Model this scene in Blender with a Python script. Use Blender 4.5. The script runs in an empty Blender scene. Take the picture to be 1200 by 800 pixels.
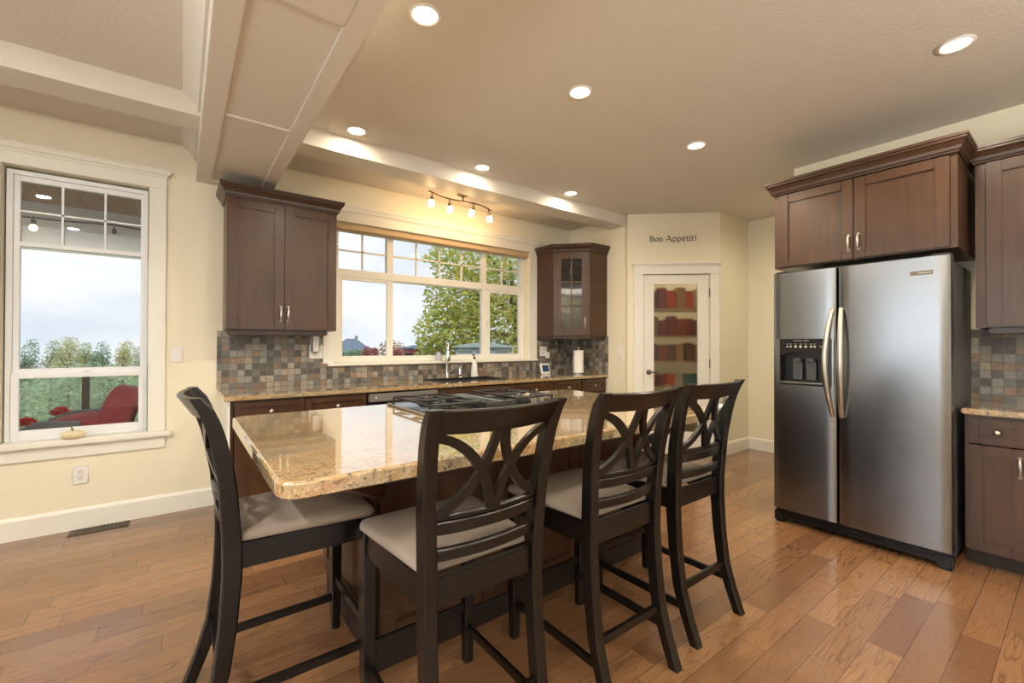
import bpy, bmesh, math, random
from mathutils import Vector, Matrix
random.seed(7)
SC = bpy.context.scene
COL = SC.collection
PI = math.pi

# ------------------------------------------------------------------ camera
F_PX, CAM_H = 513.1, 1.285
YAW, PITCH, ROLL = math.radians(37.1), math.radians(0.4), math.radians(0.135)
fwd = Vector((math.sin(YAW)*math.cos(PITCH), math.cos(YAW)*math.cos(PITCH), math.sin(PITCH)))
rt = Vector((math.cos(YAW), -math.sin(YAW), 0)); up = rt.cross(fwd)
R_ = rt*math.cos(ROLL) + up*math.sin(ROLL); U_ = up*math.cos(ROLL) - rt*math.sin(ROLL)
cam_d = bpy.data.cameras.new('camera'); cam_d.sensor_width = 36; cam_d.sensor_fit = 'HORIZONTAL'
cam_d.lens = F_PX*36/1200; cam_d.clip_start = 0.02; cam_d.clip_end = 500
cam = bpy.data.objects.new('camera', cam_d); COL.objects.link(cam)
m = Matrix((R_, U_, -fwd)).transposed().to_4x4(); m.translation = (0, 0, CAM_H)
cam.matrix_world = m
SC.camera = cam

# ------------------------------------------------------------------ view, world
SC.view_settings.view_transform = 'Standard'
SC.view_settings.look = 'None'
SC.view_settings.exposure = 0.0
SC.view_settings.gamma = 1.0
SC.view_settings.use_curve_mapping = False

def lin(h):
    h = h.lstrip('#'); v = [int(h[i:i+2], 16)/255 for i in (0, 2, 4)]
    return tuple((c/12.92 if c <= .04045 else ((c+.055)/1.055)**2.4) for c in v) + (1,)

W = bpy.data.worlds.new('overcast_sky'); SC.world = W; W.use_nodes = True
wn, wl = W.node_tree.nodes, W.node_tree.links
wn.clear()
wo = wn.new('ShaderNodeOutputWorld'); wb = wn.new('ShaderNodeBackground')
wtc = wn.new('ShaderNodeTexCoord'); wmp = wn.new('ShaderNodeMapping'); wmp.inputs['Scale'].default_value = (1, 1, 3.2)
wns = wn.new('ShaderNodeTexNoise'); wns.inputs['Scale'].default_value = 2.3; wns.inputs['Detail'].default_value = 4
wns.inputs['Roughness'].default_value = .45
wcr = wn.new('ShaderNodeValToRGB')
wcr.color_ramp.elements[0].position = .36; wcr.color_ramp.elements[0].color = lin('#cfdce9')
wcr.color_ramp.elements[1].position = .62; wcr.color_ramp.elements[1].color = lin('#f4f7fa')
wl.new(wtc.outputs['Generated'], wmp.inputs['Vector']); wl.new(wmp.outputs[0], wns.inputs['Vector'])
wl.new(wns.outputs[0], wcr.inputs[0]); wl.new(wcr.outputs[0], wb.inputs['Color']); wl.new(wb.outputs[0], wo.inputs[0])
wb.inputs['Strength'].default_value = 1.2

CAN_W = 20.0          # each recessed lamp
WINDOW_FILL_W = 72.0          # added fill lamps standing in the unseen window openings
TRACK_W = 3.3
def area_light(name, loc, target, sx, sy, watts, color, spread=PI):
    d = bpy.data.lights.new(name, 'AREA'); d.shape = 'RECTANGLE'; d.size = sx; d.size_y = sy
    d.energy = watts; d.color = color; d.spread = spread
    o = bpy.data.objects.new(name, d); COL.objects.link(o); o.location = loc
    o.rotation_euler = (Vector(target)-Vector(loc)).to_track_quat('-Z', 'Y').to_euler()
    return o
area_light('window_fill_dining', (-3.42, 1.0, 1.5), (3, 1.0, 1.3), 3.2, 1.9, WINDOW_FILL_W, (.90, .96, 1.0))  # fill lamp added in the left opening, on top of the sky light
area_light('window_fill_rear', (1.2, -3.42, 1.35), (1.2, 3, 1.2), 3.0, 2.1, WINDOW_FILL_W*.35, (.93, .97, 1.0))  # weaker fill lamp added in the rear opening

BOUNCE_W = 205.0      # added fill lamps, aimed up at the ceiling behind the viewer
area_light('bounce_fill_dining', (-1.5, -1.2, 1.9), (-1.5, -1.2, 3), 1.0, 1.0, BOUNCE_W, (1, .97, .92))
area_light('bounce_fill_rear', (2.2, -1.9, 1.9), (2.2, -1.9, 3), 1.0, 1.0, BOUNCE_W*.5, (1, .95, .88))
sun_d = bpy.data.lights.new('veiled_sun', 'SUN'); sun_d.energy = 2.1; sun_d.angle = math.radians(35); sun_d.color = (1, .98, .94)
sun = bpy.data.objects.new('veiled_sun', sun_d); COL.objects.link(sun); sun.rotation_euler = Vector((.35, .75, -.9)).to_track_quat('-Z', 'Y').to_euler()

# ------------------------------------------------------------------ materials
MATS = {}
def newmat(name):
    mt = bpy.data.materials.new(name); mt.use_nodes = True
    n, l = mt.node_tree.nodes, mt.node_tree.links
    n.clear(); o = n.new('ShaderNodeOutputMaterial'); p = n.new('ShaderNodeBsdfPrincipled')
    l.new(p.outputs[0], o.inputs[0]); MATS[name] = mt
    return mt, n, l, p, o
def plain(name, col, rough=.5, metal=0, spec=.5, bump=0, bscale=200, coat=0, var=0, vscale=8):
    mt, n, l, p, o = newmat(name)
    p.inputs['Base Color'].default_value = lin(col); p.inputs['Roughness'].default_value = rough
    p.inputs['Metallic'].default_value = metal; p.inputs['Specular IOR Level'].default_value = spec
    if coat: p.inputs['Coat Weight'].default_value = coat; p.inputs['Coat Roughness'].default_value = .08
    tc = n.new('ShaderNodeTexCoord')
    ns = n.new('ShaderNodeTexNoise'); ns.inputs['Scale'].default_value = vscale; ns.inputs['Detail'].default_value = 3
    l.new(tc.outputs['Object'], ns.inputs['Vector'])
    if var:
        mx = n.new('ShaderNodeMix'); mx.data_type = 'RGBA'
        c = lin(col)
        mx.inputs[6].default_value = tuple(x*(1-var) for x in c[:3])+(1,); mx.inputs[7].default_value = tuple(min(1, x*(1+var)) for x in c[:3])+(1,)
        l.new(ns.outputs[0], mx.inputs[0]); l.new(mx.outputs[2], p.inputs['Base Color'])
    if bump:
        nb = n.new('ShaderNodeTexNoise'); nb.inputs['Scale'].default_value = bscale; nb.inputs['Detail'].default_value = 2
        l.new(tc.outputs['Object'], nb.inputs['Vector'])
        b = n.new('ShaderNodeBump'); b.inputs['Strength'].default_value = bump; b.inputs['Distance'].default_value = .004
        l.new(nb.outputs[0], b.inputs['Height']); l.new(b.outputs[0], p.inputs['Normal'])
    return mt
def math_n(n, l, op, a, b=None):
    x = n.new('ShaderNodeMath'); x.operation = op
    for i, v in enumerate((a, b)):
        if v is None: continue
        if isinstance(v, (int, float)): x.inputs[i].default_value = v
        else: l.new(v, x.inputs[i])
    return x.outputs[0]
def ramp(n, l, src, stops, interp='LINEAR'):
    r = n.new('ShaderNodeValToRGB'); r.color_ramp.interpolation = interp
    e = r.color_ramp.elements
    while len(e) < len(stops): e.new(.5)
    for k, (pos, c) in enumerate(stops): e[k].position = pos; e[k].color = lin(c) if isinstance(c, str) else c
    l.new(src, r.inputs[0]); return r.outputs[0]
def mixc(n, l, fac, a, b, mode='MIX'):
    mx = n.new('ShaderNodeMix'); mx.data_type = 'RGBA'; mx.blend_type = mode
    for i, v in ((0, fac), (6, a), (7, b)):
        if isinstance(v, (int, float)): mx.inputs[i].default_value = v
        elif isinstance(v, tuple): mx.inputs[i].default_value = v
        else: l.new(v, mx.inputs[i])
    return mx.outputs[2]

wall_paint = plain('cream_wall_paint', '#e9e2cb', .65, bump=.12, bscale=260)
ceil_paint = plain('ceiling_paint', '#d6d0c5', .75, bump=.5, bscale=70)
white_trim = plain('white_trim_paint', '#e8e6dc', .4)
beam_paint = plain('beam_paint', '#d6d0c4', .5)
vinyl = plain('white_vinyl', '#e8ebee', .35)
black_paint = plain('espresso_black_paint', '#0f0c0a', .28, spec=.5, var=.15, vscale=30)
fabric = plain('taupe_fabric', '#978a7d', .9, bump=.3, bscale=900, var=.06, vscale=12)
nickel = plain('brushed_nickel', '#c8c0b4', .28, metal=1)
dark_nickel = plain('dark_nickel', '#6a6259', .35, metal=.7)
chrome = plain('chrome', '#d8d8d8', .12, metal=1)
bronze = plain('satin_bronze', '#8d7356', .35, metal=1)
black_iron = plain('black_cast_iron', '#191a1c', .42)
black_plastic = plain('black_plastic', '#0c0d0f', .3)
dark_gloss = plain('dark_gloss_panel', '#17181b', .15)
white_plastic = plain('white_plastic', '#e9e8e4', .35)
paper = plain('white_paper', '#efece6', .9, bump=.2, bscale=300)
sink_mat = plain('dark_composite_sink', '#2a2a2c', .3)
steel_dark = plain('dishwasher_steel', '#8d8780', .35, metal=.4)
blind_mat = plain('tan_blind_fabric', '#c9b08a', .8, var=.05, vscale=40)
squash_mat = plain('pale_squash_skin', '#e0d4ac', .5, var=.1, vscale=20)
stem_mat = plain('dry_stem', '#7d6a50', .8)
label_ink = plain('black_vinyl_letter', '#20180f', .6)
toe_mat = plain('dark_toe_kick', '#241a15', .5)
lens_grey = plain('grey_print', '#b9b6ae', .5)

def wood(name, c1, c2, rough=.36, vertical=True, coat=.12):
    mt, n, l, p, o = newmat(name)
    tc = n.new('ShaderNodeTexCoord'); mp = n.new('ShaderNodeMapping')
    mp.inputs['Scale'].default_value = (22, 22, 1.6) if vertical else (1.6, 22, 22)
    l.new(tc.outputs['Object'], mp.inputs['Vector'])
    ns = n.new('ShaderNodeTexNoise'); ns.inputs['Scale'].default_value = 1.6; ns.inputs['Detail'].default_value = 5; ns.inputs['Roughness'].default_value = .6
    l.new(mp.outputs[0], ns.inputs['Vector'])
    n2 = n.new('ShaderNodeTexNoise'); n2.inputs['Scale'].default_value = 3.5; n2.inputs['Detail'].default_value = 2
    l.new(tc.outputs['Object'], n2.inputs['Vector'])
    f = math_n(n, l, 'ADD', math_n(n, l, 'MULTIPLY', ns.outputs[0], .55), math_n(n, l, 'MULTIPLY', n2.outputs[0], .45))
    l.new(ramp(n, l, f, [(.3, c1), (.7, c2)]), p.inputs['Base Color'])
    p.inputs['Roughness'].default_value = rough
    p.inputs['Coat Weight'].default_value = coat; p.inputs['Coat Roughness'].default_value = .2
    return mt
cab_wood = wood('dark_walnut_cabinet', '#3a2414', '#53361f')
crown_wood = wood('dark_walnut_crown', '#352316', '#493120')
shelf_wood = plain('pantry_shelf_board', '#b09470', .6)

def make_floor():
    mt, n, l, p, o = newmat('oak_plank_floor')
    tc = n.new('ShaderNodeTexCoord'); sx = n.new('ShaderNodeSeparateXYZ'); l.new(tc.outputs['Object'], sx.inputs[0])
    X, Y = sx.outputs[0], sx.outputs[1]
    w = .118
    yr = math_n(n, l, 'DIVIDE', Y, w)
    row = math_n(n, l, 'FLOOR', yr); fy = math_n(n, l, 'FRACT', yr)
    wn1 = n.new('ShaderNodeTexWhiteNoise'); wn1.noise_dimensions = '1D'; l.new(row, wn1.inputs['W'])
    ln = math_n(n, l, 'ADD', math_n(n, l, 'MULTIPLY', wn1.outputs['Value'], .35), .62)
    off = math_n(n, l, 'MULTIPLY', wn1.outputs['Value'], 37.3)
    xr = math_n(n, l, 'ADD', math_n(n, l, 'DIVIDE', X, ln), off)
    # jitter plank boundaries: a second level with its own offsets
    cell = math_n(n, l, 'FLOOR', xr); fx = math_n(n, l, 'FRACT', xr)
    cb = n.new('ShaderNodeCombineXYZ'); l.new(cell, cb.inputs[0]); l.new(row, cb.inputs[1])
    wn2 = n.new('ShaderNodeTexWhiteNoise'); wn2.noise_dimensions = '2D'; l.new(cb.outputs[0], wn2.inputs['Vector'])
    tone = ramp(n, l, wn2.outputs['Value'], [(0, '#735037'), (.22, '#835f40'), (.5, '#8c6645'), (.75, '#956f4c'), (1, '#7a563a')])
    # grain
    mp = n.new('ShaderNodeMapping'); mp.inputs['Scale'].default_value = (1.3, 13, 1)
    av = n.new('ShaderNodeVectorMath'); av.operation = 'ADD'
    sc = n.new('ShaderNodeVectorMath'); sc.operation = 'SCALE'; l.new(wn2.outputs['Color'], sc.inputs[0]); sc.inputs['Scale'].default_value = 30
    l.new(tc.outputs['Object'], mp.inputs['Vector']); l.new(mp.outputs[0], av.inputs[0]); l.new(sc.outputs[0], av.inputs[1])
    g0 = n.new('ShaderNodeTexNoise'); g0.inputs['Scale'].default_value = 1.3; g0.inputs['Detail'].default_value = 1.5
    l.new(av.outputs[0], g0.inputs['Vector'])
    rings = math_n(n, l, 'FRACT', math_n(n, l, 'MULTIPLY', g0.outputs[0], 11))
    rc = ramp(n, l, rings, [(0, (0, 0, 0, 1)), (.16, (1, 1, 1, 1)), (.8, (1, 1, 1, 1)), (1, (.45, .45, .45, 1))])
    g1 = n.new('ShaderNodeTexNoise'); g1.inputs['Scale'].default_value = 9; g1.inputs['Detail'].default_value = 4
    mp2 = n.new('ShaderNodeMapping'); mp2.inputs['Scale'].default_value = (1, 14, 1); l.new(av.outputs[0], mp2.inputs['Vector']); l.new(mp2.outputs[0], g1.inputs['Vector'])
    col = mixc(n, l, math_n(n, l, 'MULTIPLY', math_n(n, l, 'SUBTRACT', 1, rc), math_n(n, l, 'ADD', .24, math_n(n, l, 'MULTIPLY', math_n(n, l, 'POWER', wn2.outputs['Value'], 2.0), .6))), tone, lin('#4a2f1c'))
    fine = ramp(n, l, g1.outputs[0], [(.3, (.82, .82, .82, 1)), (.65, (1.08, 1.06, 1.04, 1))])
    col = mixc(n, l, 1.0, col, fine, 'MULTIPLY')
    # seams
    ey = math_n(n, l, 'MINIMUM', fy, math_n(n, l, 'SUBTRACT', 1, fy))
    ex = math_n(n, l, 'MULTIPLY', math_n(n, l, 'MINIMUM', fx, math_n(n, l, 'SUBTRACT', 1, fx)), ln)
    ey = math_n(n, l, 'MULTIPLY', ey, w)
    e = math_n(n, l, 'MINIMUM', ex, ey)
    seam = math_n(n, l, 'LESS_THAN', e, .0014)
    col = mixc(n, l, math_n(n, l, 'MULTIPLY', seam, .65), col, lin('#3a2415'))
    l.new(col, p.inputs['Base Color'])
    l.new(math_n(n, l, 'ADD', .12, math_n(n, l, 'MULTIPLY', g1.outputs[0], .16)), p.inputs['Roughness'])
    b = n.new('ShaderNodeBump'); b.inputs['Strength'].default_value = .25; b.inputs['Distance'].default_value = .002
    l.new(math_n(n, l, 'SUBTRACT', math_n(n, l, 'MULTIPLY', g1.outputs[0], .4), seam), b.inputs['Height']); l.new(b.outputs[0], p.inputs['Normal'])
    p.inputs['Specular IOR Level'].default_value = .6
    p.inputs['Coat Weight'].default_value = .3; p.inputs['Coat IOR'].default_value = 1.6; p.inputs['Coat Roughness'].default_value = .1
    return mt
floor_mat = make_floor()

def make_granite():
    mt, n, l, p, o = newmat('golden_granite')
    tc = n.new('ShaderNodeTexCoord'); mp = n.new('ShaderNodeMapping'); mp.inputs['Scale'].default_value = (2.2, 7.5, 5); mp.inputs['Rotation'].default_value = (0, 0, .12)
    l.new(tc.outputs['Object'], mp.inputs['Vector'])
    a = n.new('ShaderNodeTexNoise'); a.inputs['Scale'].default_value = 1.5; a.inputs['Detail'].default_value = 7; a.inputs['Roughness'].default_value = .65; a.inputs['Distortion'].default_value = .8
    l.new(mp.outputs[0], a.inputs['Vector'])
    base = ramp(n, l, a.outputs[0], [(.3, '#7d715e'), (.42, '#a08d6c'), (.52, '#b89f75'), (.6, '#a67f4c'), (.7, '#c4b290')])
    s = n.new('ShaderNodeTexNoise'); s.inputs['Scale'].default_value = 55; s.inputs['Detail'].default_value = 4; s.inputs['Roughness'].default_value = .7
    l.new(tc.outputs['Object'], s.inputs['Vector'])
    sp = ramp(n, l, s.outputs[0], [(.36, (0, 0, 0, 1)), (.46, (1, 1, 1, 1))])
    col = mixc(n, l, math_n(n, l, 'MULTIPLY', math_n(n, l, 'SUBTRACT', 1, sp), .85), base, lin('#4a4036'))
    s2 = n.new('ShaderNodeTexNoise'); s2.inputs['Scale'].default_value = 120; s2.inputs['Detail'].default_value = 3
    l.new(tc.outputs['Object'], s2.inputs['Vector'])
    sp2 = ramp(n, l, s2.outputs[0], [(.55, (0, 0, 0, 1)), (.68, (1, 1, 1, 1))])
    col = mixc(n, l, math_n(n, l, 'MULTIPLY', sp2, .45), col, lin('#e5d9c2'))
    l.new(col, p.inputs['Base Color'])
    p.inputs['Roughness'].default_value = .1; p.inputs['IOR'].default_value = 1.6
    p.inputs['Coat Weight'].default_value = 1; p.inputs['Coat IOR'].default_value = 1.75; p.inputs['Coat Roughness'].default_value = .02
    return mt
granite = make_granite()

def make_slate():
    mt, n, l, p, o = newmat('slate_mosaic_tile')
    tc = n.new('ShaderNodeTexCoord'); sx = n.new('ShaderNodeSeparateXYZ'); l.new(tc.outputs['Object'], sx.inputs[0])
    t = .0535
    U = math_n(n, l, 'DIVIDE', math_n(n, l, 'ADD', sx.outputs[0], sx.outputs[1]), t); V = math_n(n, l, 'DIVIDE', sx.outputs[2], t)
    cu, cv = math_n(n, l, 'FLOOR', U), math_n(n, l, 'FLOOR', V); fu, fv = math_n(n, l, 'FRACT', U), math_n(n, l, 'FRACT', V)
    cb = n.new('ShaderNodeCombineXYZ'); l.new(cu, cb.inputs[0]); l.new(cv, cb.inputs[1])
    w2 = n.new('ShaderNodeTexWhiteNoise'); w2.noise_dimensions = '2D'; l.new(cb.outputs[0], w2.inputs['Vector'])
    tone = ramp(n, l, w2.outputs['Value'], [(0, '#57544e'), (.15, '#8b857a'), (.3, '#6e6e6b'), (.45, '#a29684'), (.58, '#7c6a58'), (.7, '#8f9088'), (.82, '#5f5a57'), (.92, '#8f7966')], 'CONSTANT')
    ns = n.new('ShaderNodeTexNoise'); ns.inputs['Scale'].default_value = 45; ns.inputs['Detail'].default_value = 4
    l.new(tc.outputs['Object'], ns.inputs['Vector'])
    col = mixc(n, l, 1.0, tone, ramp(n, l, ns.outputs[0], [(.3, (.75, .75, .75, 1)), (.7, (1.15, 1.15, 1.15, 1))]), 'MULTIPLY')
    eu = math_n(n, l, 'MINIMUM', fu, math_n(n, l, 'SUBTRACT', 1, fu)); ev = math_n(n, l, 'MINIMUM', fv, math_n(n, l, 'SUBTRACT', 1, fv))
    g = math_n(n, l, 'LESS_THAN', math_n(n, l, 'MINIMUM', eu, ev), .045)
    l.new(mixc(n, l, g, col, lin('#6d665c')), p.inputs['Base Color'])
    p.inputs['Roughness'].default_value = .42
    b = n.new('ShaderNodeBump'); b.inputs['Strength'].default_value = .5; b.inputs['Distance'].default_value = .004
    l.new(math_n(n, l, 'SUBTRACT', math_n(n, l, 'ADD', math_n(n, l, 'MULTIPLY', ns.outputs[0], .5), math_n(n, l, 'MULTIPLY', w2.outputs['Value'], .3)), g), b.inputs['Height']); l.new(b.outputs[0], p.inputs['Normal'])
    return mt
slate = make_slate()

def make_steel():
    mt, n, l, p, o = newmat('brushed_stainless_steel')
    tc = n.new('ShaderNodeTexCoord'); mp = n.new('ShaderNodeMapping'); mp.inputs['Scale'].default_value = (1, 1.5, 400)
    l.new(tc.outputs['Object'], mp.inputs['Vector'])
    ns = n.new('ShaderNodeTexNoise'); ns.inputs['Scale'].default_value = 3; ns.inputs['Detail'].default_value = 3; l.new(mp.outputs[0], ns.inputs['Vector'])
    l.new(ramp(n, l, ns.outputs[0], [(.35, '#87898c'), (.65, '#8c8e90')]), p.inputs['Base Color'])
    p.inputs['Metallic'].default_value = 1
    l.new(math_n(n, l, 'ADD', .25, math_n(n, l, 'MULTIPLY', ns.outputs[0], .02)), p.inputs['Roughness'])
    return mt
steel = make_steel()

def make_glass(name, tint=(1, 1, 1, 1), refl=1.0, ior=1.5):
    mt, n, l, p, o = newmat(name); n.remove(p)
    t = n.new('ShaderNodeBsdfTransparent'); t.inputs[0].default_value = tint
    g = n.new('ShaderNodeBsdfGlossy'); g.inputs['Roughness'].default_value = .01
    fr = n.new('ShaderNodeFresnel'); fr.inputs[0].default_value = ior
    mx = n.new('ShaderNodeMixShader')
    l.new(math_n(n, l, 'MULTIPLY', fr.outputs[0], refl), mx.inputs[0]); l.new(t.outputs[0], mx.inputs[1]); l.new(g.outputs[0], mx.inputs[2]); l.new(mx.outputs[0], o.inputs[0])
    return mt
glass = make_glass('clear_window_glass')
def make_reeded():
    mt, n, l, p, o = newmat('reeded_pantry_glass')
    p.inputs['Transmission Weight'].default_value = 1; p.inputs['Roughness'].default_value = .2; p.inputs['IOR'].default_value = 1.3
    p.inputs['Base Color'].default_value = (.97, .97, .97, 1)
    tc = n.new('ShaderNodeTexCoord'); mp = n.new('ShaderNodeMapping'); mp.inputs['Scale'].default_value = (60, 60, 0); l.new(tc.outputs['Object'], mp.inputs['Vector'])
    ns = n.new('ShaderNodeTexNoise'); ns.inputs['Scale'].default_value = .5; l.new(mp.outputs[0], ns.inputs['Vector'])
    b = n.new('ShaderNodeBump'); b.inputs['Strength'].default_value = .25; b.inputs['Distance'].default_value = .01
    l.new(ns.outputs[0], b.inputs['Height']); l.new(b.outputs[0], p.inputs['Normal'])
    return mt
reeded = make_reeded()
mt, n, l, p, o = newmat('clear_drinking_glass'); p.inputs['Transmission Weight'].default_value = 1; p.inputs['Roughness'].default_value = 0; crystal = mt

def emit(name, col, s):
    mt, n, l, p, o = newmat(name); n.remove(p); e = n.new('ShaderNodeEmission'); e.inputs[0].default_value = col; e.inputs[1].default_value = s
    l.new(e.outputs[0], o.inputs[0]); return mt
WARM = (1, .86, .66)
lamp_em = emit('lit_lamp_lens', (1, .90, .74, 1), 5)
shade_em = emit('lit_glass_shade', (1, .88, .68, 1), 4)
bulb_em = emit('lit_bulb', (1, .75, .4, 1), 3)
screen_em = emit('display_screen', lin('#4a6076'), .5)

def leafmat(name, cols, rough=.6):
    mt, n, l, p, o = newmat(name)
    gi = n.new('ShaderNodeNewGeometry')
    l.new(ramp(n, l, gi.outputs['Random Per Island'], [(i/(len(cols)-1), c) for i, c in enumerate(cols)]), p.inputs['Base Color'])
    p.inputs['Roughness'].default_value = rough
    tr = n.new('ShaderNodeBsdfTranslucent'); l.new(ramp(n, l, gi.outputs['Random Per Island'], [(i/(len(cols)-1), c) for i, c in enumerate(cols)]), tr.inputs[0])
    mx = n.new('ShaderNodeMixShader'); mx.inputs[0].default_value = .5; l.new(p.outputs[0], mx.inputs[1]); l.new(tr.outputs[0], mx.inputs[2]); l.new(mx.outputs[0], o.inputs[0])
    return mt
leaf_maple = leafmat('maple_leaves', ['#c2c866', '#afc06c', '#d6d27a', '#e2cc6a', '#9fb87c', '#e6de8c'])
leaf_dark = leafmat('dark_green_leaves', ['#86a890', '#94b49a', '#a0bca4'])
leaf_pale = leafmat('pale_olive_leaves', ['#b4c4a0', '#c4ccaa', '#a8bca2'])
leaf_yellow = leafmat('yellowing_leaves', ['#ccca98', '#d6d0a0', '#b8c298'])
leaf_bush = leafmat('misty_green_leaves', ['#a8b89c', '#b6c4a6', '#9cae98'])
leaf_red = leafmat('red_autumn_leaves', ['#a8525c', '#c0707c', '#8a4650'])
leaf_orange = leafmat('orange_autumn_leaves', ['#b98a5c', '#a9825a', '#c79a68'])
petal = leafmat('red_geranium_petals', ['#e01832', '#f02c48', '#c01028'])
bark = plain('dark_bark', '#4a4238', .9, var=.3, vscale=20)
lawn = plain('lawn', '#6f8f5a', .9, var=.3, vscale=2)
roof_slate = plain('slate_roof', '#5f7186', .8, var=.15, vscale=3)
roof_green = plain('grey_green_roof', '#869694', .6)
house_wall = plain('grey_siding', '#8b8f96', .8)
house_red = plain('red_siding', '#8e4a50', .8)
porch_wood = plain('porch_ceiling_stain', '#b08870', .5, var=.15, vscale=10)
porch_grey = plain('porch_beam_grey', '#d4d2d2', .6)
rail_black = plain('black_rail_metal', '#22262a', .4)
wicker = plain('grey_wicker', '#6c7078', .8, bump=.8, bscale=120, var=.35, vscale=90)
cushion_red = plain('crimson_outdoor_fabric', '#9c2f43', .85, bump=.2, bscale=400)
deck_mat = plain('deck_boards', '#8d8378', .8, var=.2, vscale=12)
vase_mat = plain('pale_blue_glaze', '#b9bfd0', .25)

# ------------------------------------------------------------------ helpers
def bm_new(): return bmesh.new()
def wloc(o):
    v = Vector((0, 0, 0))
    while o is not None: v += o.location; o = o.parent
    return v
def obj(name, bm, mat, parent=None, smooth=False, local=False, kind=None):
    if parent is not None and not local: bmesh.ops.translate(bm, verts=bm.verts, vec=-wloc(parent))
    me = bpy.data.meshes.new(name)
    bmesh.ops.recalc_face_normals(bm, faces=bm.faces)
    bm.to_mesh(me); bm.free(); me.materials.append(mat)
    if smooth:
        for pl in me.polygons: pl.use_smooth = True
        try: me.set_sharp_from_angle(angle=math.radians(smooth if smooth > 1 else 40))
        except Exception: pass
    o = bpy.data.objects.new(name, me); COL.objects.link(o)
    if parent is not None: o.parent = parent
    if kind: o['kind'] = kind
    return o
def thing(name, label, cat, loc=(0, 0, 0), rz=0, group=None):
    o = bpy.data.objects.new(name, None); COL.objects.link(o); o.empty_display_size = .05
    o.location = loc; o.rotation_euler = (0, 0, rz); o['label'] = label; o['category'] = cat
    if group: o['group'] = group
    return o
def tag(o, label, cat, group=None):
    o['label'] = label; o['category'] = cat
    if group: o['group'] = group
    return o
def struct_empty(name, loc=(0, 0, 0)):
    o = bpy.data.objects.new(name, None); COL.objects.link(o); o.location = loc; o['kind'] = 'structure'; o.empty_display_size = .05
    return o
def struct(name, bm, mat, **k): return obj(name, bm, mat, kind='structure', **k)
def dup(root, loc, rz, label, group=None, name=None):
    r = root.copy(); COL.objects.link(r); r.location = loc; r.rotation_euler = (0, 0, rz); r['label'] = label
    if group: r['group'] = group
    for ch in list(root.children):
        c = ch.copy(); COL.objects.link(c); c.parent = r
        for g in list(ch.children):
            d = g.copy(); COL.objects.link(d); d.parent = c
    return r
I4 = Matrix.Identity(4)
def box(bm, x0, x1, y0, y1, z0, z1, bev=0, M=I4, seg=2):
    r = bmesh.ops.create_cube(bm, size=1, matrix=M @ Matrix.Translation(((x0+x1)/2, (y0+y1)/2, (z0+z1)/2)) @ Matrix.Diagonal((abs(x1-x0), abs(y1-y0), abs(z1-z0), 1)))
    if bev:
        es = set()
        for v in r['verts']: es.update(v.link_edges)
        bmesh.ops.bevel(bm, geom=list(es), offset=bev, segments=seg, affect='EDGES', clamp_overlap=True)
    return bm
def frame_M(origin, u, nrm):
    """u = along, nrm = outward; local coords (u, w=outward, z)."""
    u = Vector(u).normalized(); nn = Vector(nrm).normalized(); z = Vector((0, 0, 1))
    m = Matrix((u, nn, z)).transposed().to_4x4(); m.translation = origin; return m
def prism(bm, pts, z0, z1, M=I4):
    a = [bm.verts.new(M @ Vector((x, y, z0))) for x, y in pts]; b = [bm.verts.new(M @ Vector((x, y, z1))) for x, y in pts]
    n = len(pts); bm.faces.new(a[::-1]); bm.faces.new(b)
    for i in range(n): bm.faces.new((a[i], a[(i+1) % n], b[(i+1) % n], b[i]))
def loft(bm, secs, cap=True):
    rows = [[bm.verts.new(p) for p in s] for s in secs]; n = len(secs[0])
    for a, b in zip(rows, rows[1:]):
        for i in range(n): bm.faces.new((a[i], a[(i+1) % n], b[(i+1) % n], b[i]))
    if cap: bm.faces.new(rows[0][::-1]); bm.faces.new(rows[-1])
def lathe(bm, prof, c=(0, 0, 0), seg=24, M=I4):
    c = Vector(c); rows = []
    for r, z in prof:
        if r < 1e-6: rows.append([bm.verts.new(M @ (c+Vector((0, 0, z))))])
        else: rows.append([bm.verts.new(M @ (c+Vector((r*math.cos(2*PI*i/seg), r*math.sin(2*PI*i/seg), z)))) for i in range(seg)])
    for a, b in zip(rows, rows[1:]):
        for i in range(seg):
            j = (i+1) % seg
            if len(a) == 1 and len(b) == 1: continue
            if len(a) == 1: bm.faces.new((a[0], b[j], b[i]))
            elif len(b) == 1: bm.faces.new((a[i], a[j], b[0]))
            else: bm.faces.new((a[i], a[j], b[j], b[i]))
def tube(bm, pts, r, seg=10):
    pts = [Vector(p) for p in pts]; secs = []
    rr = r if isinstance(r, (list, tuple)) else [r]*len(pts)
    prev = None
    for i, p in enumerate(pts):
        t = (pts[min(i+1, len(pts)-1)]-pts[max(i-1, 0)]).normalized()
        if prev is None:
            a = t.orthogonal().normalized()
        else:
            a = (prev-t*prev.dot(t)).normalized()
        prev = a; b = t.cross(a)
        secs.append([p+a*(rr[i]*math.cos(2*PI*k/seg))+b*(rr[i]*math.sin(2*PI*k/seg)) for k in range(seg)])
    loft(bm, secs)
def sweep(bm, path, prof, closed=False):
    """path of (x,y); prof of (out,z), closed polygon; out = to the right of travel."""
    P = [Vector((x, y)) for x, y in path]; secs = []
    for i, p in enumerate(P):
        def nrm(a, b): d = (b-a).normalized(); return Vector((d.y, -d.x))
        if i == 0: mvec = nrm(P[0], P[1])
        elif i == len(P)-1: mvec = nrm(P[-2], P[-1])
        else:
            a, b = nrm(P[i-1], p), nrm(p, P[i+1]); s = (a+b).normalized(); mvec = s/max(.2, s.dot(a))
        secs.append([Vector((p.x+mvec.x*o, p.y+mvec.y*o, z)) for o, z in prof])
    loft(bm, secs)

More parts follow.
